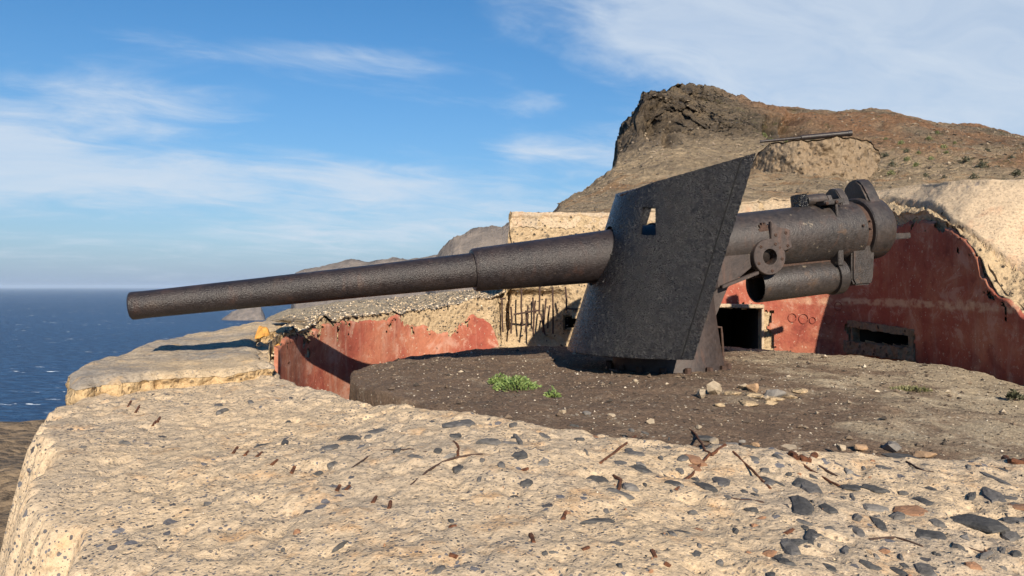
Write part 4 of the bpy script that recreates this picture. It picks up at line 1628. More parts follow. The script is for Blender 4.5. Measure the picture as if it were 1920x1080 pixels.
# shield: a leaning half cylinder, cut level below and square to its axis above
SH_R, SH_LEAN, SH_Z0 = 0.95, 0.335, -0.612
SHV = Vector((GUH.y, -GUH.x, 0))


def shield_pt(phi, z, r=SH_R):
    h = z - SH_Z0
    u = -r * math.cos(phi) + SH_LEAN * h
    return Vector((CX, CY, 0)) + GUH * u + SHV * (r * math.sin(phi)) + Vector((0, 0, z))


def build_shield():
    nu, nv = 330, 300
    ph = np.radians(np.linspace(-76, 76, nu))
    V, keepmap = [], {}
    pix = {}
    for i, p in enumerate(ph):
        ztop = 0.90 + (-(math.cos(p) - 1) * SH_R) * 0.335
        ztop -= 0.05 * math.exp(-(p / 0.22) ** 2)          # nose slightly cut down
        for j in range(nv):
            z = SH_Z0 + (ztop - SH_Z0) * j / (nv - 1)
            v = shield_pt(p, z)
            V.append(v)
            pix[i, j] = (960 + F * v.x / v.y, 540 - F * v.z / v.y)

    def in_port(i, j):
        q = [pix[i + a, j + b] for a in (0, 1) for b in (0, 1)]
        x = sum(k[0] for k in q) / 4
        y = sum(k[1] for k in q) / 4
        k = (y - 392) / 53
        return ph[i] > 0.2 and 1206 - 5 * k < x < 1231 + 0 * k and 392 < y < 445

    def in_gunport(i, j):
        v = V[i * nv + j]
        q = v - MUZ
        vv, ww = q.dot(GV), q.dot(GW)
        return abs(ph[i]) < 0.6 and math.hypot(vv, ww * 0.9) < 0.245

    # blistered paint: small real relief on the outside of the plate
    P3 = np.array([tuple(v) for v in V])
    nn = fbm(P3, 38.0, 3, 411, 0.6) * 0.0044 + fbm(P3, 3.0, 3, 415) * 0.004
    outw = P3 - np.array([CX, CY, 0.0])[None, :]
    outw[:, :2] -= np.outer(SH_LEAN * (P3[:, 2] - SH_Z0), np.array([GUH.x, GUH.y]))
    outw[:, 2] = 0
    outw /= np.linalg.norm(outw, axis=1)[:, None]
    P3 = P3 + outw * nn[:, None]
    V2 = V
    V = [Vector(q) for q in P3]
    o = mesh_obj('shield', V, grid_faces(nu, nv, lambda i, j: not in_port(i, j) and not in_gunport(i, j)), M_SHIELD, gun, True)
    md = o.modifiers.new('thick', 'SOLIDIFY')
    md.thickness = 0.035
    md.offset = 0.0
    md.use_even_offset = True
    # the photo shows the blistered paint: real small relief on the plate
    tex = bpy.data.textures.new('blister', 'CLOUDS')
    tex.noise_scale = 0.035
    tex.noise_depth = 2
    # rivet lines along the rear edge
    mesh0 = None
    bm = bmesh.new()
    bmesh.ops.create_uvsphere(bm, u_segments=8, v_segments=5, radius=0.011)
    me = bpy.data.meshes.new('rivet')
    bm.to_mesh(me)
    bm.free()
    me.materials.append(M_SHIELD)
    for p, n in ((math.radians(66), 9), (math.radians(34), 7), (math.radians(10), 6)):
        ztop = 0.90 + (-(math.cos(p) - 1) * SH_R) * 0.335
        for k in range(n):
            z = SH_Z0 + (ztop - SH_Z0) * (k + 0.6) / n
            r = bpy.data.objects.new('rivet', me)
            link(r, o)
            r.matrix_parent_inverse = Matrix.Identity(4)
            r.parent = o
            r.location = shield_pt(p, z, SH_R + 0.018)
    # rear edge strip (doubling plate joint)
    S = []
    for j in range(60):
        ztop = 0.90 + (-(math.cos(math.radians(70)) - 1) * SH_R) * 0.335
        z = SH_Z0 + 0.02 + (ztop - SH_Z0 - 0.04) * j / 59
        for a in (69.2, 69.9):
            S.append(shield_pt(math.radians(a), z, SH_R + 0.0215))
    mesh_obj('joint', S, grid_faces(60, 2), M_SOOT, o)
    return o


build_shield()


def build_pedestal():
    seg = 64
    prof = [(-0.86, 0.60), (-0.80, 0.60), (-0.775, 0.585), (-0.77, 0.535), (-0.70, 0.52), (-0.55, 0.492), (-0.30, 0.455), (-0.10, 0.43), (-0.02, 0.43), (-0.015, 0.47), (0.06, 0.47), (0.065, 0.3)]
    V, Fs = [], []
    for z, r in prof:
        for k in range(seg):
            a = 2 * math.pi * k / seg
            V.append((CX + r * math.cos(a), CY + r * math.sin(a), z))
    for i in range(len(prof) - 1):
        for k in range(seg):
            k2 = (k + 1) % seg
            Fs.append((i * seg + k, i * seg + k2, (i + 1) * seg + k2, (i + 1) * seg + k))
    Fs.append(tuple((len(prof) - 1) * seg + k for k in range(seg)))
    o = mesh_obj('pedestal', V, Fs, M_PEDESTAL, gun, True, 35)
    # lightening hollows: bolt pockets round the foot
    bm = bmesh.new()
    bmesh.ops.create_cone(bm, cap_ends=True, segments=6, radius1=0.034, radius2=0.030, depth=0.06)
    me = bpy.data.meshes.new('bolt')
    bm.to_mesh(me)
    bm.free()
    me.materials.append(M_DARKRUST)
    for k in range(16):
        a = 2 * math.pi * (k + 0.3) / 16
        b = bpy.data.objects.new('bolt', me)
        COL.objects.link(b)
        b.parent = o
        b.location = (CX + 0.565 * math.cos(a), CY + 0.565 * math.sin(a), -0.755)
        b.rotation_euler = (0, 0, a)
    # cable conduit on the right side
    c = Vector((CX + 0.43, CY - 0.12, 0))
    tube('conduit', [(c.x - 0.03, c.y, -0.38), (c.x + 0.05, c.y - 0.02, -0.385), (c.x + 0.055, c.y - 0.02, -0.45), (c.x + 0.065, c.y - 0.02, -0.6), (c.x + 0.07, c.y - 0.03, -0.78)], 0.011, M_DARKRUST, o)


build_pedestal()

# ------------------------------------------------------------------ stones and iron in the parapet concrete
def stone_mesh(seed, mat):
    r = random.Random(seed)
    n = 8
    V = []
    prof = [(1.0, -0.5), (1.0, 0.1), (0.82, 0.7), (0.4, 0.95)]
    radii = [r.uniform(0.5, 1.15) for _ in range(n)]
    for q, h in prof:
        for k in range(n):
            a = 2 * math.pi * (k + 0.25 * r.random()) / n
            V.append((0.5 * radii[k] * q * math.cos(a), 0.5 * radii[k] * q * math.sin(a), h + r.uniform(-.12, .12)))
    V.append((0, 0, 0.9))
    Fs = []
    for i in range(len(prof) - 1):
        for k in range(n):
            k2 = (k + 1) % n
            Fs.append((i * n + k, i * n + k2, (i + 1) * n + k2, (i + 1) * n + k))
    b = (len(prof) - 1) * n
    for k in range(n):
        Fs.append((b + k, b + (k + 1) % n, b + n))
    me = bpy.data.meshes.new('stone')
    me.from_pydata(V, [], Fs)
    me.materials.append(mat)
    return me


STONE_MESH = [[stone_mesh(s * 10 + k, M_STONES[k]) for s in range(5)] for k in range(4)]


def surf_normal(p, zf, e=0.03):
    x, y = p.x, p.y
    z = zf(np.array([x - e, x + e, x, x]), np.array([y, y, y - e, y + e]))
    return Vector((-(z[1] - z[0]) / (2 * e), -(z[3] - z[2]) / (2 * e), 1)).normalized()


def embed_stone(px, py, lpx, wpx, ang, kind, proud=0.012):
    """stone of lpx by wpx pixels seen at the pixel, long side at angle ang (degrees, image, y down)"""
    p = on_surface(px, py, apron_fast)
    if p is None or p.y < 0.9:
        return None
    ca, sa = math.cos(math.radians(ang)), math.sin(math.radians(ang))
    a = on_surface(px - lpx / 2 * ca, py - lpx / 2 * sa, apron_fast)
    b = on_surface(px + lpx / 2 * ca, py + lpx / 2 * sa, apron_fast)
    c = on_surface(px + wpx / 2 * sa, py - wpx / 2 * ca, apron_fast)
    d = on_surface(px - wpx / 2 * sa, py + wpx / 2 * ca, apron_fast)
    if None in (a, b, c, d):
        return None
    n = surf_normal(p, apron_fast, 0.06)
    ex = (b - a)
    L = ex.length
    W = (d - c).length
    if L > 0.30 or W > 0.30:
        return None
    ex = (ex - n * ex.dot(n)).normalized()
    ey = n.cross(ex)
    o = bpy.data.objects.new('stone', rng.choice(STONE_MESH[kind]))
    COL.objects.link(o)
    o.parent = parapet
    o.matrix_parent_inverse = Matrix.Translation(-parapet.location)
    h = proud * rng.uniform(0.7, 1.4)
    m = Matrix((ex * L, ey * W, n * h)).transposed().to_4x4()
    m.translation = p - n * 0.003
    o.matrix_local = m
    o.matrix_basis = m
    return o


STONES = [  # px, py, length, width, angle, kind
    (1501, 953, 52, 40, 10, 0), (1647, 986, 36, 30, 15, 0), (1832, 980, 62, 36, 48, 0), (1518, 915, 54, 17, 48, 1), (1861, 932, 56, 15, 50, 1), (1520, 1008, 26, 34, 0, 0), (1481, 1030, 74, 24, 38, 1),
    (1746, 1005, 56, 24, 27, 0), (1552, 955, 48, 15, 24, 0), (1640, 918, 38, 16, 18, 0), (1695, 928, 30, 11, 5, 1), (1686, 971, 32, 16, 20, 1), (1759, 984, 40, 14, 33, 1), (1893, 1008, 46, 20, 42, 1), (1900, 980, 36, 14, 25, 1),
    (1606, 998, 36, 13, 45, 1), (1505, 983, 66, 9, 18, 1), (1610, 973, 24, 16, 10, 1), (1640, 953, 26, 22, 40, 2), (1823, 933, 20, 18, 10, 0), (1864, 899, 28, 12, 10, 1), (1585, 1036, 22, 16, 10, 1), (1445, 907, 24, 13, 15, 1),
    (1630, 1064, 44, 18, 35, 0), (1735, 1072, 64, 24, 8, 1), (1690, 1048, 16, 18, 0, 1), (1480, 893, 15, 7, 0, 0), (1413, 863, 26, 12, -5, 1), (1459, 860, 20, 8, 5, 1), (1435, 885, 28, 9, 10, 1), (1590, 887, 24, 10, 20, 2), (1655, 880, 30, 8, 0, 1),
    (1620, 880, 15, 11, 0, 1), (1598, 934, 16, 12, 10, 1), (1880, 1035, 26, 14, 15, 1), (1850, 1045, 18, 14, 15, 1), (1470, 1058, 14, 16, 60, 0), (1795, 1028, 30, 8, 15, 0), (1905, 1042, 22, 12, 20, 0),
    (976, 857, 38, 20, -3, 0), (1018, 871, 24, 12, -15, 2), (987, 908, 18, 18, 40, 0), (962, 936, 17, 17, 0, 0), (1120, 906, 24, 14, -40, 0), (1203, 883, 36, 13, 5, 0), (1185, 918, 44, 17, 5, 2), (1262, 908, 17, 16, -30, 0), (1321, 914, 40, 17, 0, 0),
    (1284, 861, 26, 11, 12, 1), (1122, 979, 17, 24, 10, 0), (1136, 961, 20, 10, 10, 1), (1022, 1041, 14, 12, 20, 0), (1038, 1039, 28, 6, -4, 1), (1162, 1065, 14, 10, 0, 0), (1299, 966, 18, 9, 30, 1), (939, 789, 30, 12, 8, 1), (963, 800, 18, 12, 15, 1),
    (971, 826, 14, 16, 0, 1), (1020, 821, 22, 9, 0, 1), (1200, 880, 20, 8, 0, 0), (1275, 885, 22, 12, 35, 1), (1350, 905, 30, 8, 50, 1), (1250, 842, 20, 7, 15, 1), (1088, 826, 22, 7, 10, 0), (1180, 847, 26, 8, 0, 1), (1240, 862, 18, 7, 10, 1),
    (865, 797, 34, 16, 22, 1), (853, 821, 22, 12, 20, 0), (919, 830, 22, 12, -5, 1), (820, 848, 20, 10, -10, 0), (745, 848, 16, 8, -8, 0), (777, 859, 26, 12, -12, 1), (595, 892, 20, 11, -12, 0), (622, 873, 19, 12, -4, 1), (618, 842, 34, 12, -6, 1), (653, 824, 18, 14, 30, 0),
    (690, 821, 22, 10, -20, 1), (705, 811, 20, 12, -40, 1), (534, 834, 18, 11, -22, 0), (489, 838, 18, 8, 0, 0), (640, 1026, 40, 8, -28, 0), (390, 949, 18, 8, -28, 1), (862, 882, 22, 12, 15, 0), (899, 901, 16, 12, 0, 1), (233, 834, 20, 7, -3, 1), (155, 842, 12, 6, -20, 1),
    (410, 762, 28, 5, -5, 1), (415, 774, 16, 8, 0, 1), (470, 757, 18, 6, -5, 1), (812, 962, 16, 8, -30, 2), (940, 876, 20, 12, 10, 1), (905, 866, 14, 10, 0, 1), (845, 858, 30, 10, -12, 2),
    (825, 1070, 20, 9, -25, 1), (530, 1036, 12, 6, 0, 1), (555, 1002, 12, 8, 0, 3), (1700, 960, 34, 40, 60, 3), (1822, 1064, 30, 14, 40, 3), (1445, 1040, 30, 18, 20, 3), (1350, 1060, 20, 10, 20, 1), (1380, 1000, 16, 12, 10, 0), (1410, 960, 24, 14, -10, 0), (1365, 935, 20, 8, 30, 1),
]
for s in STONES:
    embed_stone(*s)
for k in range(230):
    x = 250 + 1680 * (rng.random() ** 0.42)
    y = rng.uniform(790, 1078) + (20 if x > 1300 else 0)
    base = 760 + max(0, x - 960) * 0.10
    if y < base + 25:
        continue
    l = 4.5 + 24 * rng.random() ** 3
    if x < 900 and rng.random() < 0.6:
        continue
    if x < 1150:
        l *= 0.7
    embed_stone(x, y, l, l * rng.uniform(0.25, 0.9), rng.uniform(-25, 10) + max(0, x - 1200) * 0.08, rng.choice([0, 0, 1, 1, 2, 3]), 0.008)


# rusty stubs of reinforcement, loose bent rods, and cracks drawn as dark rods
def rod_on(pixels, r, mat, lift=0.008, zf=apron_fast, name='rebar', taper=None):
    pts = []
    for px, py in pixels:
        p = on_surface(px, py, zf)
        if p is not None:
            pts.append(p + Vector((0, 0, lift)))
    if len(pts) > 2 and taper is None:                      # kinked, uneven rods
        fine = []
        for a, b in zip(pts[:-1], pts[1:]):
            for k in range(3):
                q = a.lerp(b, k / 3)
                fine.append(q + Vector((rng.uniform(-1, 1), rng.uniform(-1, 1), rng.uniform(-1.2, .8))) * r * 0.5)
        pts = fine + [pts[-1]]
    if len(pts) > 1:
        return tube(name, pts, r, mat, parapet, 7, taper)


STUBS = [(441, 847, -55), (462, 853, -50), (486, 855, -40), (514, 870, -40), (549, 884, -65), (634, 918, -60), (652, 918, -50), (702, 940, -60), (731, 950, -80), (850, 990, -10), (998, 1013, 70), (1098, 1032, -25),
         (1226, 1042, 65), (1252, 1062, 30), (297, 790, -60), (289, 797, -60), (258, 770, -60), (243, 760, -65), (1058, 970, -70), (985, 883, -20), (850, 1045, 15), (1480, 1000, -30)]
for x, y, a in STUBS:
    L = rng.uniform(5, 9)
    dx, dy = L * math.cos(math.radians(a)), L * math.sin(math.radians(a))
    o = rod_on([(x - dx, y - dy), (x - dx * .3, y - dy * .3), (x + dx * .4, y + dy * .4), (x + dx, y + dy)], 0.0085, M_RUST, -0.001, taper=0.85)
    if o:
        o.name = 'rebar_stub'
for pix, r in (([(1258, 786), (1285, 802), (1305, 818), (1322, 848), (1334, 856)], 0.012), ([(1330, 856), (1310, 880), (1290, 900), (1268, 922)], 0.012), ([(1192, 820), (1170, 838), (1150, 854), (1126, 872)], 0.012),
               ([(1334, 858), (1345, 848), (1360, 838)], 0.016), ([(1376, 850), (1400, 876), (1430, 905), (1445, 920)], 0.011), ([(1490, 862), (1520, 885), (1548, 902), (1574, 915)], 0.011), ([(1536, 876), (1570, 896)], 0.010),
               ([(770, 912), (800, 888), (830, 868), (868, 858), (905, 855)], 0.010), ([(660, 880), (690, 858), (720, 846), (770, 845), (800, 850)], 0.007), ([(1630, 1014), (1680, 1010), (1730, 1028)], 0.010), ([(1790, 1026), (1830, 1034), (1850, 1040)], 0.009),  # first two thin dark rods stand in for cracks in the concrete
               ([(1700, 868), (1730, 885), (1750, 888)], 0.010), ([(860, 858), (858, 840), (850, 832)], 0.013), ([(1150, 895), (1165, 905), (1160, 922)], 0.013), ([(1370, 937), (1405, 940), (1432, 945)], 0.008)):
    rod_on(pix, r * 0.5, M_RUST if r > 0.0105 else M_DARKRUST, 0.003 if r > 0.0105 else 0.0)
for x, y in ((1505, 862), (1905, 868)):
    rod_on([(x - 22, y - 6), (x - 8, y + 3), (x + 10, y + 4), (x + 24, y - 5)], 0.016, M_RUST, 0.004)

# upright reinforcement in the burst bay of the wall, left of the shield
bay_bars = [((941, 562), (943, 625)), ((958, 578), (958, 628)), ((978, 543), (980, 614)), ((999, 560), (1000, 628)), ((1012, 540), (1011, 592)), ((1036, 542), (1037, 628)), ((1060, 540), (1062, 585)),
            ((1024, 562), (1018, 625)), ((1004, 566), (1004, 590)), ((963, 592), (1012, 584)), ((1062, 581), (1083, 582)), ((937, 563), (948, 562)), ((990, 575), (985, 625)), ((1031, 575), (1027, 618)), ((1014, 590), (1022, 630))]
for (a, b) in bay_bars:
    d = 10.42
    A, B = P(a[0], a[1], d), P(b[0], b[1], d)
    mid = (A + B) / 2 + Vector((rng.uniform(-.015, .015), rng.uniform(-.03, .03), 0))
    tube('rebar', [A, mid, B], 0.013, M_DARKRUST, bunker, 7)

# faint scratched rings on the sunlit red wall
for x, y, r in ((1487, 598, 8), (1509, 600, 9), (1526, 603, 6), (1554, 602, 8), (1572, 577, 8)):
    i = int(np.argmin(np.abs(np.where(np.arange(PN) > I960, PPX, 1e9) - x)))
    c = PLAN[i] + NIN[i] * 0.030
    d = c[1]
    rw = r / F * d
    pts = []
    tx = Vector((_tan[i, 0], _tan[i, 1], 0))
    o3 = Vector((c[0], c[1], (540 - y) / F * d))
    for k in range(17):
        a = 2 * math.pi * k / 16.6
        pts.append(o3 + tx * (rw * 0.9 * math.cos(a)) + Vector((0, 0, rw * math.sin(a))))
    tube('scratched_ring', pts, 0.004, M_CHALK, bunker, 5)


# ------------------------------------------------------------------ loose rocks
def rock(name, loc, size, mat, seed, label, cat='rock', group=None, rot=0.0, parent=None):
    r = random.Random(seed)
    bm = bmesh.new()
    for _ in range(15):
        v = Vector((r.gauss(0, 1), r.gauss(0, 1), r.gauss(0, 1))).normalized()
        v *= r.uniform(0.8, 1.05)
        bm.verts.new((v.x * size[0] / 2, v.y * size[1] / 2, v.z * size[2] / 2))
    res = bmesh.ops.convex_hull(bm, input=bm.verts[:])
    bmesh.ops.delete(bm, geom=[g for g in res['geom_interior'] if isinstance(g, bmesh.types.BMVert)], context='VERTS')
    bmesh.ops.bevel(bm, geom=bm.edges[:], offset=min(size) * 0.03, segments=1, affect='EDGES', clamp_overlap=True)
    bmesh.ops.remove_doubles(bm, verts=bm.verts[:], dist=min(size) * 0.01)
    bmesh.ops.subdivide_edges(bm, edges=bm.edges[:], cuts=1)
    for v in bm.verts:
        v.co += Vector((r.uniform(-1, 1), r.uniform(-1, 1), r.uniform(-1, 1))) * min(size) * 0.022
    me = bpy.data.meshes.new(name)
    bmesh.ops.recalc_face_normals(bm, faces=bm.faces[:])
    bm.to_mesh(me)
    bm.free()
    me.materials.append(mat)
    o = bpy.data.objects.new(name, me)
    COL.objects.link(o)
    o.location = loc
    o.rotation_euler = (0, 0, rot)
    if parent is not None:
        o.parent = parent
        o.matrix_parent_inverse = Matrix.Translation(-parent.location)
    if label:
        tag(o, label, cat, group)
    return o


def plat(px, py):
    return on_surface(px, py, platform_z, 3.6, 10.4)


ROCKS = [(1338, 733, 36, 30, M_ROCKPALE, 'grey angular rock leaning beside the pedestal foot', 1), (1316, 742, 26, 22, M_ROCKPALE, 'cream stone in front of the grey angular rock', 2),
         (1411, 730, 26, 26, M_ROCKTAN, 'tan upright stone to the right of the grey angular rock', 3), (1393, 728, 22, 16, M_ROCKPALE, 'small grey stone just left of the tan upright stone', 4),
         (1452, 742, 44, 20, M_STONES[2], 'flat dark stone half sunk beside the tan upright stone', 5), (1055, 775, 18, 9, M_ROCKPALE, 'flat pale pebble below the green plant', 6),
         (1147, 782, 22, 10, M_ROCKPALE, 'long pale pebble midway along the gravel edge', 7), (1220, 794, 18, 13, M_ROCKPALE, 'pale pebble nearest the bent rusty rods', 8), (1101, 777, 20, 9, M_STONES[2], 'dull grey pebble between two pale pebbles', 9),
         (1192, 717, 12, 9, M_ROCKPALE, 'tiny pale stone at the edge of the shield shadow', 10), (1310, 804, 16, 9, M_ROCKPALE, 'pale stone lying at the tip of the bent rods', 11)]
for px, py, w, h, m, lab, sd in ROCKS:
    p = plat(px, py + h * 0.3)
    s = p.y / F
    rock('rock' if w > 20 else 'pebble', p + Vector((0, 0, h * s * 0.32)), (w * s * 1.1, w * s * 0.9, h * s * 1.15), m, 500 + sd, lab, 'rock' if w > 20 else 'pebble', rot=sd * 0.7)
# crust of pale broken render lying on the platform, right of the rocks
for k, (px, py, w, h) in enumerate(((1375, 742, 36, 8), (1412, 746, 40, 9), (1450, 752, 44, 9), (1480, 748, 40, 10), (1500, 737, 34, 8), (1400, 762, 50, 8), (1350, 763, 26, 7), (1440, 760, 40, 7))):
    p = plat(px, py)
    s = p.y / F
    o = rock('crust_flake', p + Vector((0, 0, 0.006)), (w * s, h * s * 5.0, 0.05), M_RUBBLE, 600 + k, None, rot=rng.uniform(-.3, .3))
    tag(o, 'pale flat flake of mortar crust, %s from the left right of the pedestal rocks' % ['second', 'fourth', 'sixth', 'seventh', 'last', 'third', 'first', 'fifth'][k], 'flake', 'mortar flakes on the platform')

# lichen-orange broken blocks at the end of the slab
def at(px, py, d):
    return P(px, py, d)


rock('concrete_block', at(491, 629, 7.55), (0.17, 0.20, 0.19), M_LICHEN, 701, 'upper orange lichened concrete block at the broken slab end', 'block', rot=0.4)
rock('concrete_block', at(516, 662, 6.7), (0.12, 0.2, 0.2), M_LICHEN, 702, 'lower orange lichened block against the red wall end', 'block', rot=0.2)
rock('concrete_lump', at(535, 627, 7.3), (0.22, 0.30, 0.13), M_RUBBLE, 703, 'pale broken lump between orange blocks and grey debris', 'rubble', rot=0.9)
rock('concrete_lump', at(562, 617, 7.9), (0.42, 0.36, 0.14), M_GREYRUBBLE, 704, 'grey broken lump where the barrel shadow meets the wall top', 'rubble', rot=0.3)
rock('concrete_lump', at(590, 612, 8.1), (0.36, 0.34, 0.12), M_GREYRUBBLE, 705, 'flatter grey lump right of the other grey lump on the wall top', 'rubble', rot=1.3)
rock('concrete_lump', at(545, 604, 8.6), (0.50, 0.3, 0.07), M_GREYRUBBLE, 706, 'thin dark flake of concrete behind the grey lumps', 'rubble', rot=0.1)
# stones along the parapet lip on the right
for k, (px, py, w, h, m) in enumerate(((1577, 843, 26, 12, M_ROCKPALE), (1612, 842, 40, 10, M_ROCKTAN), (1672, 842, 46, 18, M_STONES[2]), (1735, 858, 52, 14, M_ROCKTAN), (1415, 838, 30, 9, M_ROCKTAN), (1480, 842, 40, 8, M_ROCKPALE), (1340, 834, 34, 16, M_ROCKPALE))):
    p = on_surface(px, py, apron_fast, 2.0, 5.0)
    s = p.y / F
    rock('lip_stone', p + Vector((0, 0, h * s * 0.15)), (w * s, w * s * 0.8, h * s * 1.3), m, 800 + k, None, rot=k * 0.8, parent=parapet)


# ------------------------------------------------------------------ gravel (too small and many to count)
def pebble_field(name, mat, pts, sizes, label, cat, normals=None):
    base = np.array([(1, 0, 0), (-1, 0, 0), (0, 1, 0), (0, -1, 0), (0, 0, 1), (0, 0, -0.6)], float)
    fc = [(0, 2, 4), (2, 1, 4), (1, 3, 4), (3, 0, 4), (2, 0, 5), (1, 2, 5), (3, 1, 5), (0, 3, 5)]
    n = len(pts)
    jit = base[None] * npr.uniform(0.55, 1.2, (n, 6, 3))
    jit = jit + npr.normal(0, 0.12, (n, 6, 3))
    a = npr.uniform(0, 6.28, n)
    ca, sa = np.cos(a), np.sin(a)
    x = jit[:, :, 0] * ca[:, None] - jit[:, :, 1] * sa[:, None]
    y = jit[:, :, 0] * sa[:, None] + jit[:, :, 1] * ca[:, None]
    S = np.asarray(sizes)[:, None]
    V = np.stack([x * S + pts[:, 0][:, None], y * S + pts[:, 1][:, None], jit[:, :, 2] * S * 0.7 + pts[:, 2][:, None]], 2).reshape(-1, 3)
    Fs = (np.array(fc)[None] + 6 * np.arange(n)[:, None, None]).reshape(-1, 3)
    me = bpy.data.meshes.new(name)
    me.from_pydata(V.tolist(), [], Fs.tolist())
    me.materials.append(mat)
    o = bpy.data.objects.new(name, me)
    COL.objects.link(o)
    set_tone(o, np.repeat(npr.uniform(0, 1, n) ** (2.0 if mat is M_PEBBLE else 1.6), 6))
    stuff(o, label, cat)
    return o


def build_gravel():
    n = 9000
    r = 3.5 * np.sqrt(npr.uniform(0, 1, n))
    a = npr.uniform(0, 2 * math.pi, n)
    X, Y = CX + r * np.cos(a), CY + r * np.sin(a)
    deg = np.degrees(a)
    lim = np.interp(deg, [0, 200, 222, 227, 235, 345, 352, 360], [2.9, 2.9, 2.9, 2.95, 3.5, 3.5, 2.9, 2.9])
    ok = (r < lim) & (r > 0.62)
    X, Y = X[ok], Y[ok]
    Z = platform_z(X, Y)
    s = npr.uniform(0.004, 0.011, len(X)) + (npr.uniform(0, 1, len(X)) > 0.965) * npr.uniform(0.006, 0.026, len(X))
    pebble_field('gravel', M_PEBBLE, np.stack([X, Y, Z + s * 0.25], 1), s, 'mixed gravel and grit strewn over the gun platform', 'gravel')
    # grit on the apron
    n = 5200
    a = npr.uniform(math.radians(205), math.radians(320), n)
    r = R_PIT + 0.03 + (r_outer(np.degrees(a)) - 0.2 - R_PIT) * npr.uniform(0, 1, n)
    X, Y = CX + r * np.cos(a), CY + r * np.sin(a)
    Z = apron_z(X, Y)
    s = npr.uniform(0.0022, 0.006, n)
    pebble_field('concrete_grit', M_CHIPS, np.stack([X, Y, Z + s * 0.1], 1), s, 'fine grit standing out of the parapet concrete', 'grit')
    # chips on the bank and along the broken wall top
    px = npr.uniform(500, 960, 2600)
    _, dw = bank_z(px, px * 0 + 10)
    D = dw + npr.uniform(0, 1, 2600) ** 1.6 * 5
    Z, _ = bank_z(px, D)
    X, Y = (px - 960) / F * D, D
    s = npr.uniform(0.008, 0.026, 2600)
    pebble_field('rubble_chips', M_CHIPS, np.stack([X, Y, Z + 0.01], 1), s, 'small rubble chips over the bank behind the pit', 'rubble')
    # rubble standing out of the pale wall faces
    ii = npr.integers(I960 - 40, I960 + 260, 2600)
    jj = npr.integers(45, 95, 2600)
    p = WALLV[ii, jj]
    px = 960 + F * p[:, 0] / p[:, 1]
    ok = (px < 1260)
    p = p[ok]
    s = npr.uniform(0.008, 0.024, len(p))
    o = pebble_field('wall_stones', M_CHIPS, p, s, None, None)
    o.parent = bunker
    o.matrix_parent_inverse = Matrix.Translation(-bunker.location)
    # scree over the hill
    n = 7000
    ai = npr.integers(45, 560, n)
    bi = (5 + 215 * npr.uniform(0, 1, n) ** 1.4).astype(int)
    p = HILLV[ai, bi]
    s = (0.03 + 0.13 * npr.uniform(0, 1, n) ** 3) * np.clip(p[:, 1] / 40, 0.4, 1.6)
    pebble_field('scree', M_SCREE, p, s, 'loose scree and boulders over the hillside', 'scree')


M_SCREE = mat_attr('scree', [(0.0, (0.08, 0.068, 0.055)), (0.5, (0.22, 0.17, 0.12)), (0.8, (0.26, 0.205, 0.145)), (1.0, (0.31, 0.25, 0.175))])
build_gravel()


# ------------------------------------------------------------------ plants
def leaf_cluster(name, mat, centre, rx, ry, h, n, size, seed, parent=None, up=0.6):
    r = np.random.default_rng(seed)
    a = r.uniform(0, 6.28, n)
    q = np.sqrt(r.uniform(0, 1, n))
    lump = 0.6 + 0.4 * np.sin(a * 3 + seed) * np.cos(a * 5 + 1.3)
    x = rx * q * np.cos(a) * (0.75 + 0.25 * lump)
    y = ry * q * np.sin(a) * (0.75 + 0.25 * lump)
    z = h * np.clip(1 - q ** 2, 0, 1) * r.uniform(0.25, 1.1, n) * (0.55 + 0.45 * lump)
    V, Fs, T = [], [], []
    for k in range(n):
        c = Vector((x[k], y[k], z[k]))
        d = Vector((x[k] / rx + r.normal(0, .5), y[k] / ry + r.normal(0, .5), up + r.normal(0, .35))).normalized()
        s = d.cross(Vector((r.normal(), r.normal(), r.normal()))).normalized()
        L = size * r.uniform(0.6, 1.3)
        w = L * 0.24
        nrm = d.cross(s)
        b = len(V)
        V += [c, c + d * L * 0.5 + s * w + nrm * w * 0.3, c + d * L, c + d * L * 0.5 - s * w + nrm * w * 0.3]
        Fs.append((b, b + 1, b + 2, b + 3))
        T += [float(np.clip(r.normal(0.5, 0.28), 0, 1))] * 4
    me = bpy.data.meshes.new(name)
    me.from_pydata([tuple(v) for v in V], [], Fs)
    me.materials.append(mat)
    o = bpy.data.objects.new(name, me)
    COL.objects.link(o)
    o.location = centre
    set_tone(o, T)
    if parent is not None:
        loc = Vector(centre)
        o.parent = parent
        o.location = loc - parent.location
    return o


def plant(px, py, wpx, hpx, n, size, seed, label, mat, depth=1.0, zf=platform_z, name='green_plant', up=0.6):
    p = on_surface(px, py, zf, 3.4, 10.4)
    s = p.y / F
    root = empty(name, p)
    tag(root, label, 'plant')
    leaf_cluster('foliage', mat, p, wpx * s / 2, wpx * s / 2 * depth, hpx * s, n, size, seed, root, up)
    for k in range(5):
        a = seed + k * 1.3
        e = p + Vector((math.cos(a) * wpx * s * 0.3, math.sin(a) * wpx * s * 0.3 * depth, hpx * s * 0.3))
        tube('stem', [p + Vector((0, 0, -0.01)), (p + e) / 2 + Vector((0, 0, 0.01)), e], 0.003, M_DARKRUST, root, 5)


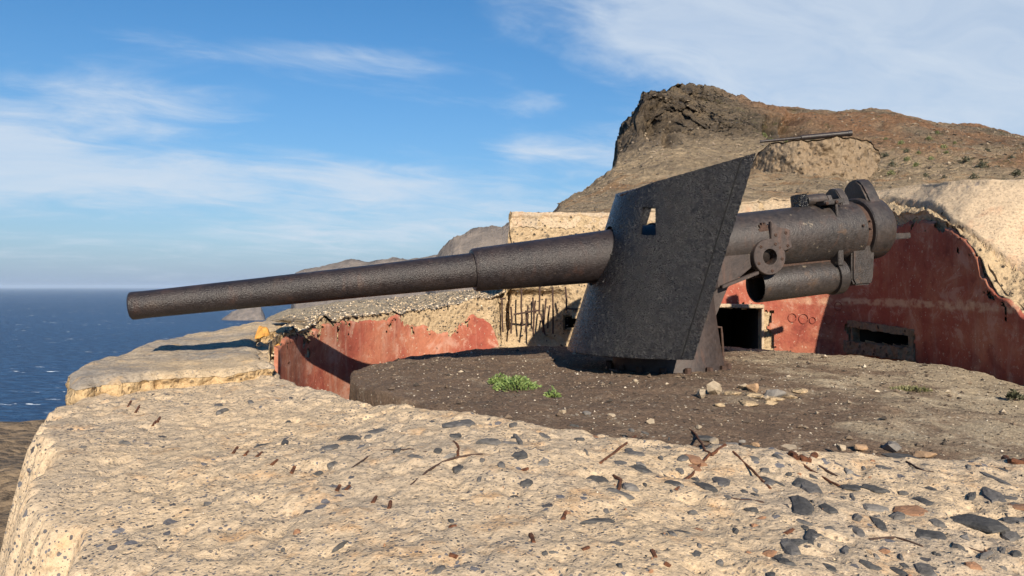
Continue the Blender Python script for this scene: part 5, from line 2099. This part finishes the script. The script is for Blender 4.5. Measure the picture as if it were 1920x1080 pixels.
plant(968, 732, 96, 24, 950, 0.030, 5, 'bright green low succulent plant growing on the gravel platform', M_LEAF, 0.8)
plant(938, 722, 44, 18, 320, 0.028, 9, 'left lobe of green succulent spreading from the bright plant', M_LEAF, 0.9)
plant(1036, 748, 30, 18, 170, 0.028, 12, 'small green sprig just right of the large bright plant', M_LEAF, 0.9)
plant(1705, 736, 84, 7, 300, 0.028, 15, 'dull olive grass patch on the right of the platform', M_DRYGRASS, 0.5, name='grass_tuft', up=1.4)
plant(1902, 752, 30, 16, 140, 0.04, 18, 'dark weed at the right rim of the platform', M_SHRUBDARK, 0.6, name='weed', up=1.2)


def shrub_mesh(seed, mat, n=260):
    r = np.random.default_rng(seed)
    V, Fs, T = [], [], []
    for k in range(n):
        a = r.uniform(0, 6.28)
        q = math.sqrt(r.uniform(0, 1))
        hh = r.uniform(0, 1)
        lob = 0.7 + 0.3 * math.sin(a * 3 + seed)
        c = Vector((q * math.cos(a) * lob * (1 - 0.4 * hh), q * math.sin(a) * lob * (1 - 0.4 * hh), hh * (1.15 - 0.5 * q)))
        d = Vector((r.normal(), r.normal(), r.normal() + 0.6)).normalized()
        s = d.cross(Vector((r.normal(), r.normal(), r.normal()))).normalized()
        L = r.uniform(0.14, 0.30)
        b = len(V)
        V += [tuple(c), tuple(c + d * L * .5 + s * L * .3), tuple(c + d * L), tuple(c + d * L * .5 - s * L * .3)]
        Fs.append((b, b + 1, b + 2, b + 3))
        T += [float(r.uniform(0, 1))] * 4
    me = bpy.data.meshes.new('foliage')
    me.from_pydata(V, [], Fs)
    me.materials.append(mat)
    at_ = me.attributes.new('tone', 'FLOAT', 'POINT')
    at_.data.foreach_set('value', np.asarray(T, dtype=np.float32))
    return me


SHRUBS = [shrub_mesh(1, M_SHRUB), shrub_mesh(2, M_SHRUB), shrub_mesh(3, M_SHRUBDARK), shrub_mesh(4, M_SHRUBDARK)]
ORD = ['first', 'second', 'third', 'fourth', 'fifth', 'sixth', 'seventh', 'eighth', 'ninth', 'tenth', 'eleventh', 'twelfth', 'thirteenth', 'fourteenth', 'fifteenth', 'sixteenth', 'seventeenth', 'eighteenth', 'nineteenth', 'twentieth', 'twenty-first']
shrub_spots = [(1435, 252, 15, 0), (1448, 256, 11, 1), (1476, 259, 10, 0), (1688, 268, 14, 0), (1700, 300, 15, 1), (1718, 310, 17, 0), (1722, 288, 12, 1), (1740, 262, 14, 0), (1757, 250, 12, 1), (1768, 276, 15, 0), (1775, 288, 12, 1),
               (1790, 270, 10, 0), (1672, 310, 20, 3), (1660, 292, 16, 2), (1700, 285, 14, 3), (1745, 298, 14, 0), (1810, 300, 20, 2), (1840, 310, 24, 3), (1870, 318, 22, 2), (1895, 300, 24, 3), (1905, 325, 24, 2), (1780, 312, 18, 2),
               (1850, 285, 18, 3), (1590, 308, 12, 1), (1575, 304, 10, 0), (1640, 318, 16, 0), (1670, 325, 16, 1), (1735, 330, 14, 2), (1770, 335, 14, 3), (1825, 332, 18, 3), (1660, 262, 9, 1), (1620, 300, 11, 2), (1880, 340, 18, 2)]
for k, (px, py, w, kind) in enumerate(shrub_spots):
    p = hill_point(px, py + w * 0.3)
    s = p.y / F * w * 0.62
    root = bpy.data.objects.new('shrub', SHRUBS[kind])
    COL.objects.link(root)
    root.location = p - Vector((0, 0, 0.1 * s))
    root.scale = (s, s, s * 0.95)
    root.rotation_euler = (0, 0, k * 1.1)
    col_w = 'light olive' if kind < 2 else 'dark dry'
    rank = sorted(q[0] + q[1] * 1e-3 for q in shrub_spots if (q[3] < 2) == (kind < 2)).index(px + py * 1e-3)
    tag(root, '%s shrub, %s from the left of those on the hillside' % (col_w, ORD[rank]), 'shrub', col_w + ' shrubs on the hill')


# ------------------------------------------------------------------ second emplacement higher on the hill
def build_upper_battery():
    d = 37.0
    root = empty('upper_emplacement', P(1530, 330, d))
    tag(root, 'rubble faced gun emplacement halfway up the hill with pale flat top', 'emplacement')
    nu, nv = 120, 46
    xs = np.linspace(1405, 1650, nu)
    ytop = np.interp(xs, [1405, 1425, 1445, 1470, 1520, 1560, 1590, 1625, 1638, 1650], [318, 288, 273, 270, 267, 263, 262, 265, 276, 300])
    V = np.zeros((nu, nv, 3))
    for a in range(nu):
        bulge = 2.6 * (1 - ((xs[a] - 1528) / 123) ** 2)
        for b in range(nv):
            q = b / (nv - 1)
            y = 352 + (ytop[a] - 352) * q
            dd = d - bulge + 0.5 * q
            V[a, b] = P(xs[a], y, dd)
    p = V.reshape(-1, 3)
    n = fbm(p, 0.8, 5, 301, 0.6)
    p[:, 1] += n * 0.8 + fbm(p, 3.0, 3, 309, 0.6) * 0.25
    p[:, 2] += fbm(p, 1.7, 4, 305, 0.6) * 0.16
    grid_obj('wall', p, nu, nv, M_UPPER, root, smooth=True)
    # flat top running back
    T = np.zeros((nu, 12, 3))
    for a in range(nu):
        for b in range(12):
            e = V[a, -1]
            k = b / 11
            T[a, b] = (e[0] * (1 + 0.08 * k), e[1] + 4.5 * k - 0.06, e[2] + 0.05 - 0.3 * k * k)
    grid_obj('top', T, nu, 12, M_UPPER, root, smooth=True)


M_UPPER = mat_rubble('upper rubble wall', (0.25, 0.195, 0.135), (0.20, 0.14, 0.088), (0.05, 0.043, 0.035), 0.33, 0.95)
build_upper_battery()


def build_upper_gun():
    d0, d1 = 38.6, 38.0
    A, B = P(1425, 268, d0), P(1597, 252, d1)
    root = empty('distant_gun', (A + B) / 2)
    tag(root, 'distant dark gun barrel lying on top of the hillside emplacement', 'gun')
    u = (B - A).normalized()
    tube('barrel', [A, A.lerp(B, 0.45)], 0.075, M_BARREL, root, 20)
    tube('barrel_sleeve', [A.lerp(B, 0.45), A.lerp(B, 0.97), B], 0.14, M_BARREL, root, 20)
    tube('muzzle_ring', [A.lerp(B, 0.955), A.lerp(B, 0.995)], 0.155, M_BARREL, root, 20)


build_upper_gun()


# ------------------------------------------------------------------ sea air
def build_haze():
    x0, x1, y0, y1, z0, z1 = -95000, 95000, -95000, 95000, SEA_Z - 2.0, 130.0
    v = [(x0, y0, z0), (x1, y0, z0), (x1, y1, z0), (x0, y1, z0), (x0, y0, z1), (x1, y0, z1), (x1, y1, z1), (x0, y1, z1)]
    f = [(0, 3, 2, 1), (4, 5, 6, 7), (0, 1, 5, 4), (1, 2, 6, 5), (2, 3, 7, 6), (3, 0, 4, 7)]
    m = bpy.data.materials.new('sea air')
    m.use_nodes = True
    t = NT(m.node_tree)
    t.n.clear()
    out = t.node('ShaderNodeOutputMaterial')
    pv = t.node('ShaderNodeVolumePrincipled')
    pv.inputs['Color'].default_value = (0.62, 0.78, 1.0, 1.0)
    pv.inputs['Density'].default_value = 0.000026
    pv.inputs['Anisotropy'].default_value = 0.0
    t.l.new(pv.outputs[0], out.inputs['Volume'])
    o = mesh_obj('haze', v, f, m)
    stuff(o, 'thin pale sea haze over the water and far coast', 'haze')


build_haze()
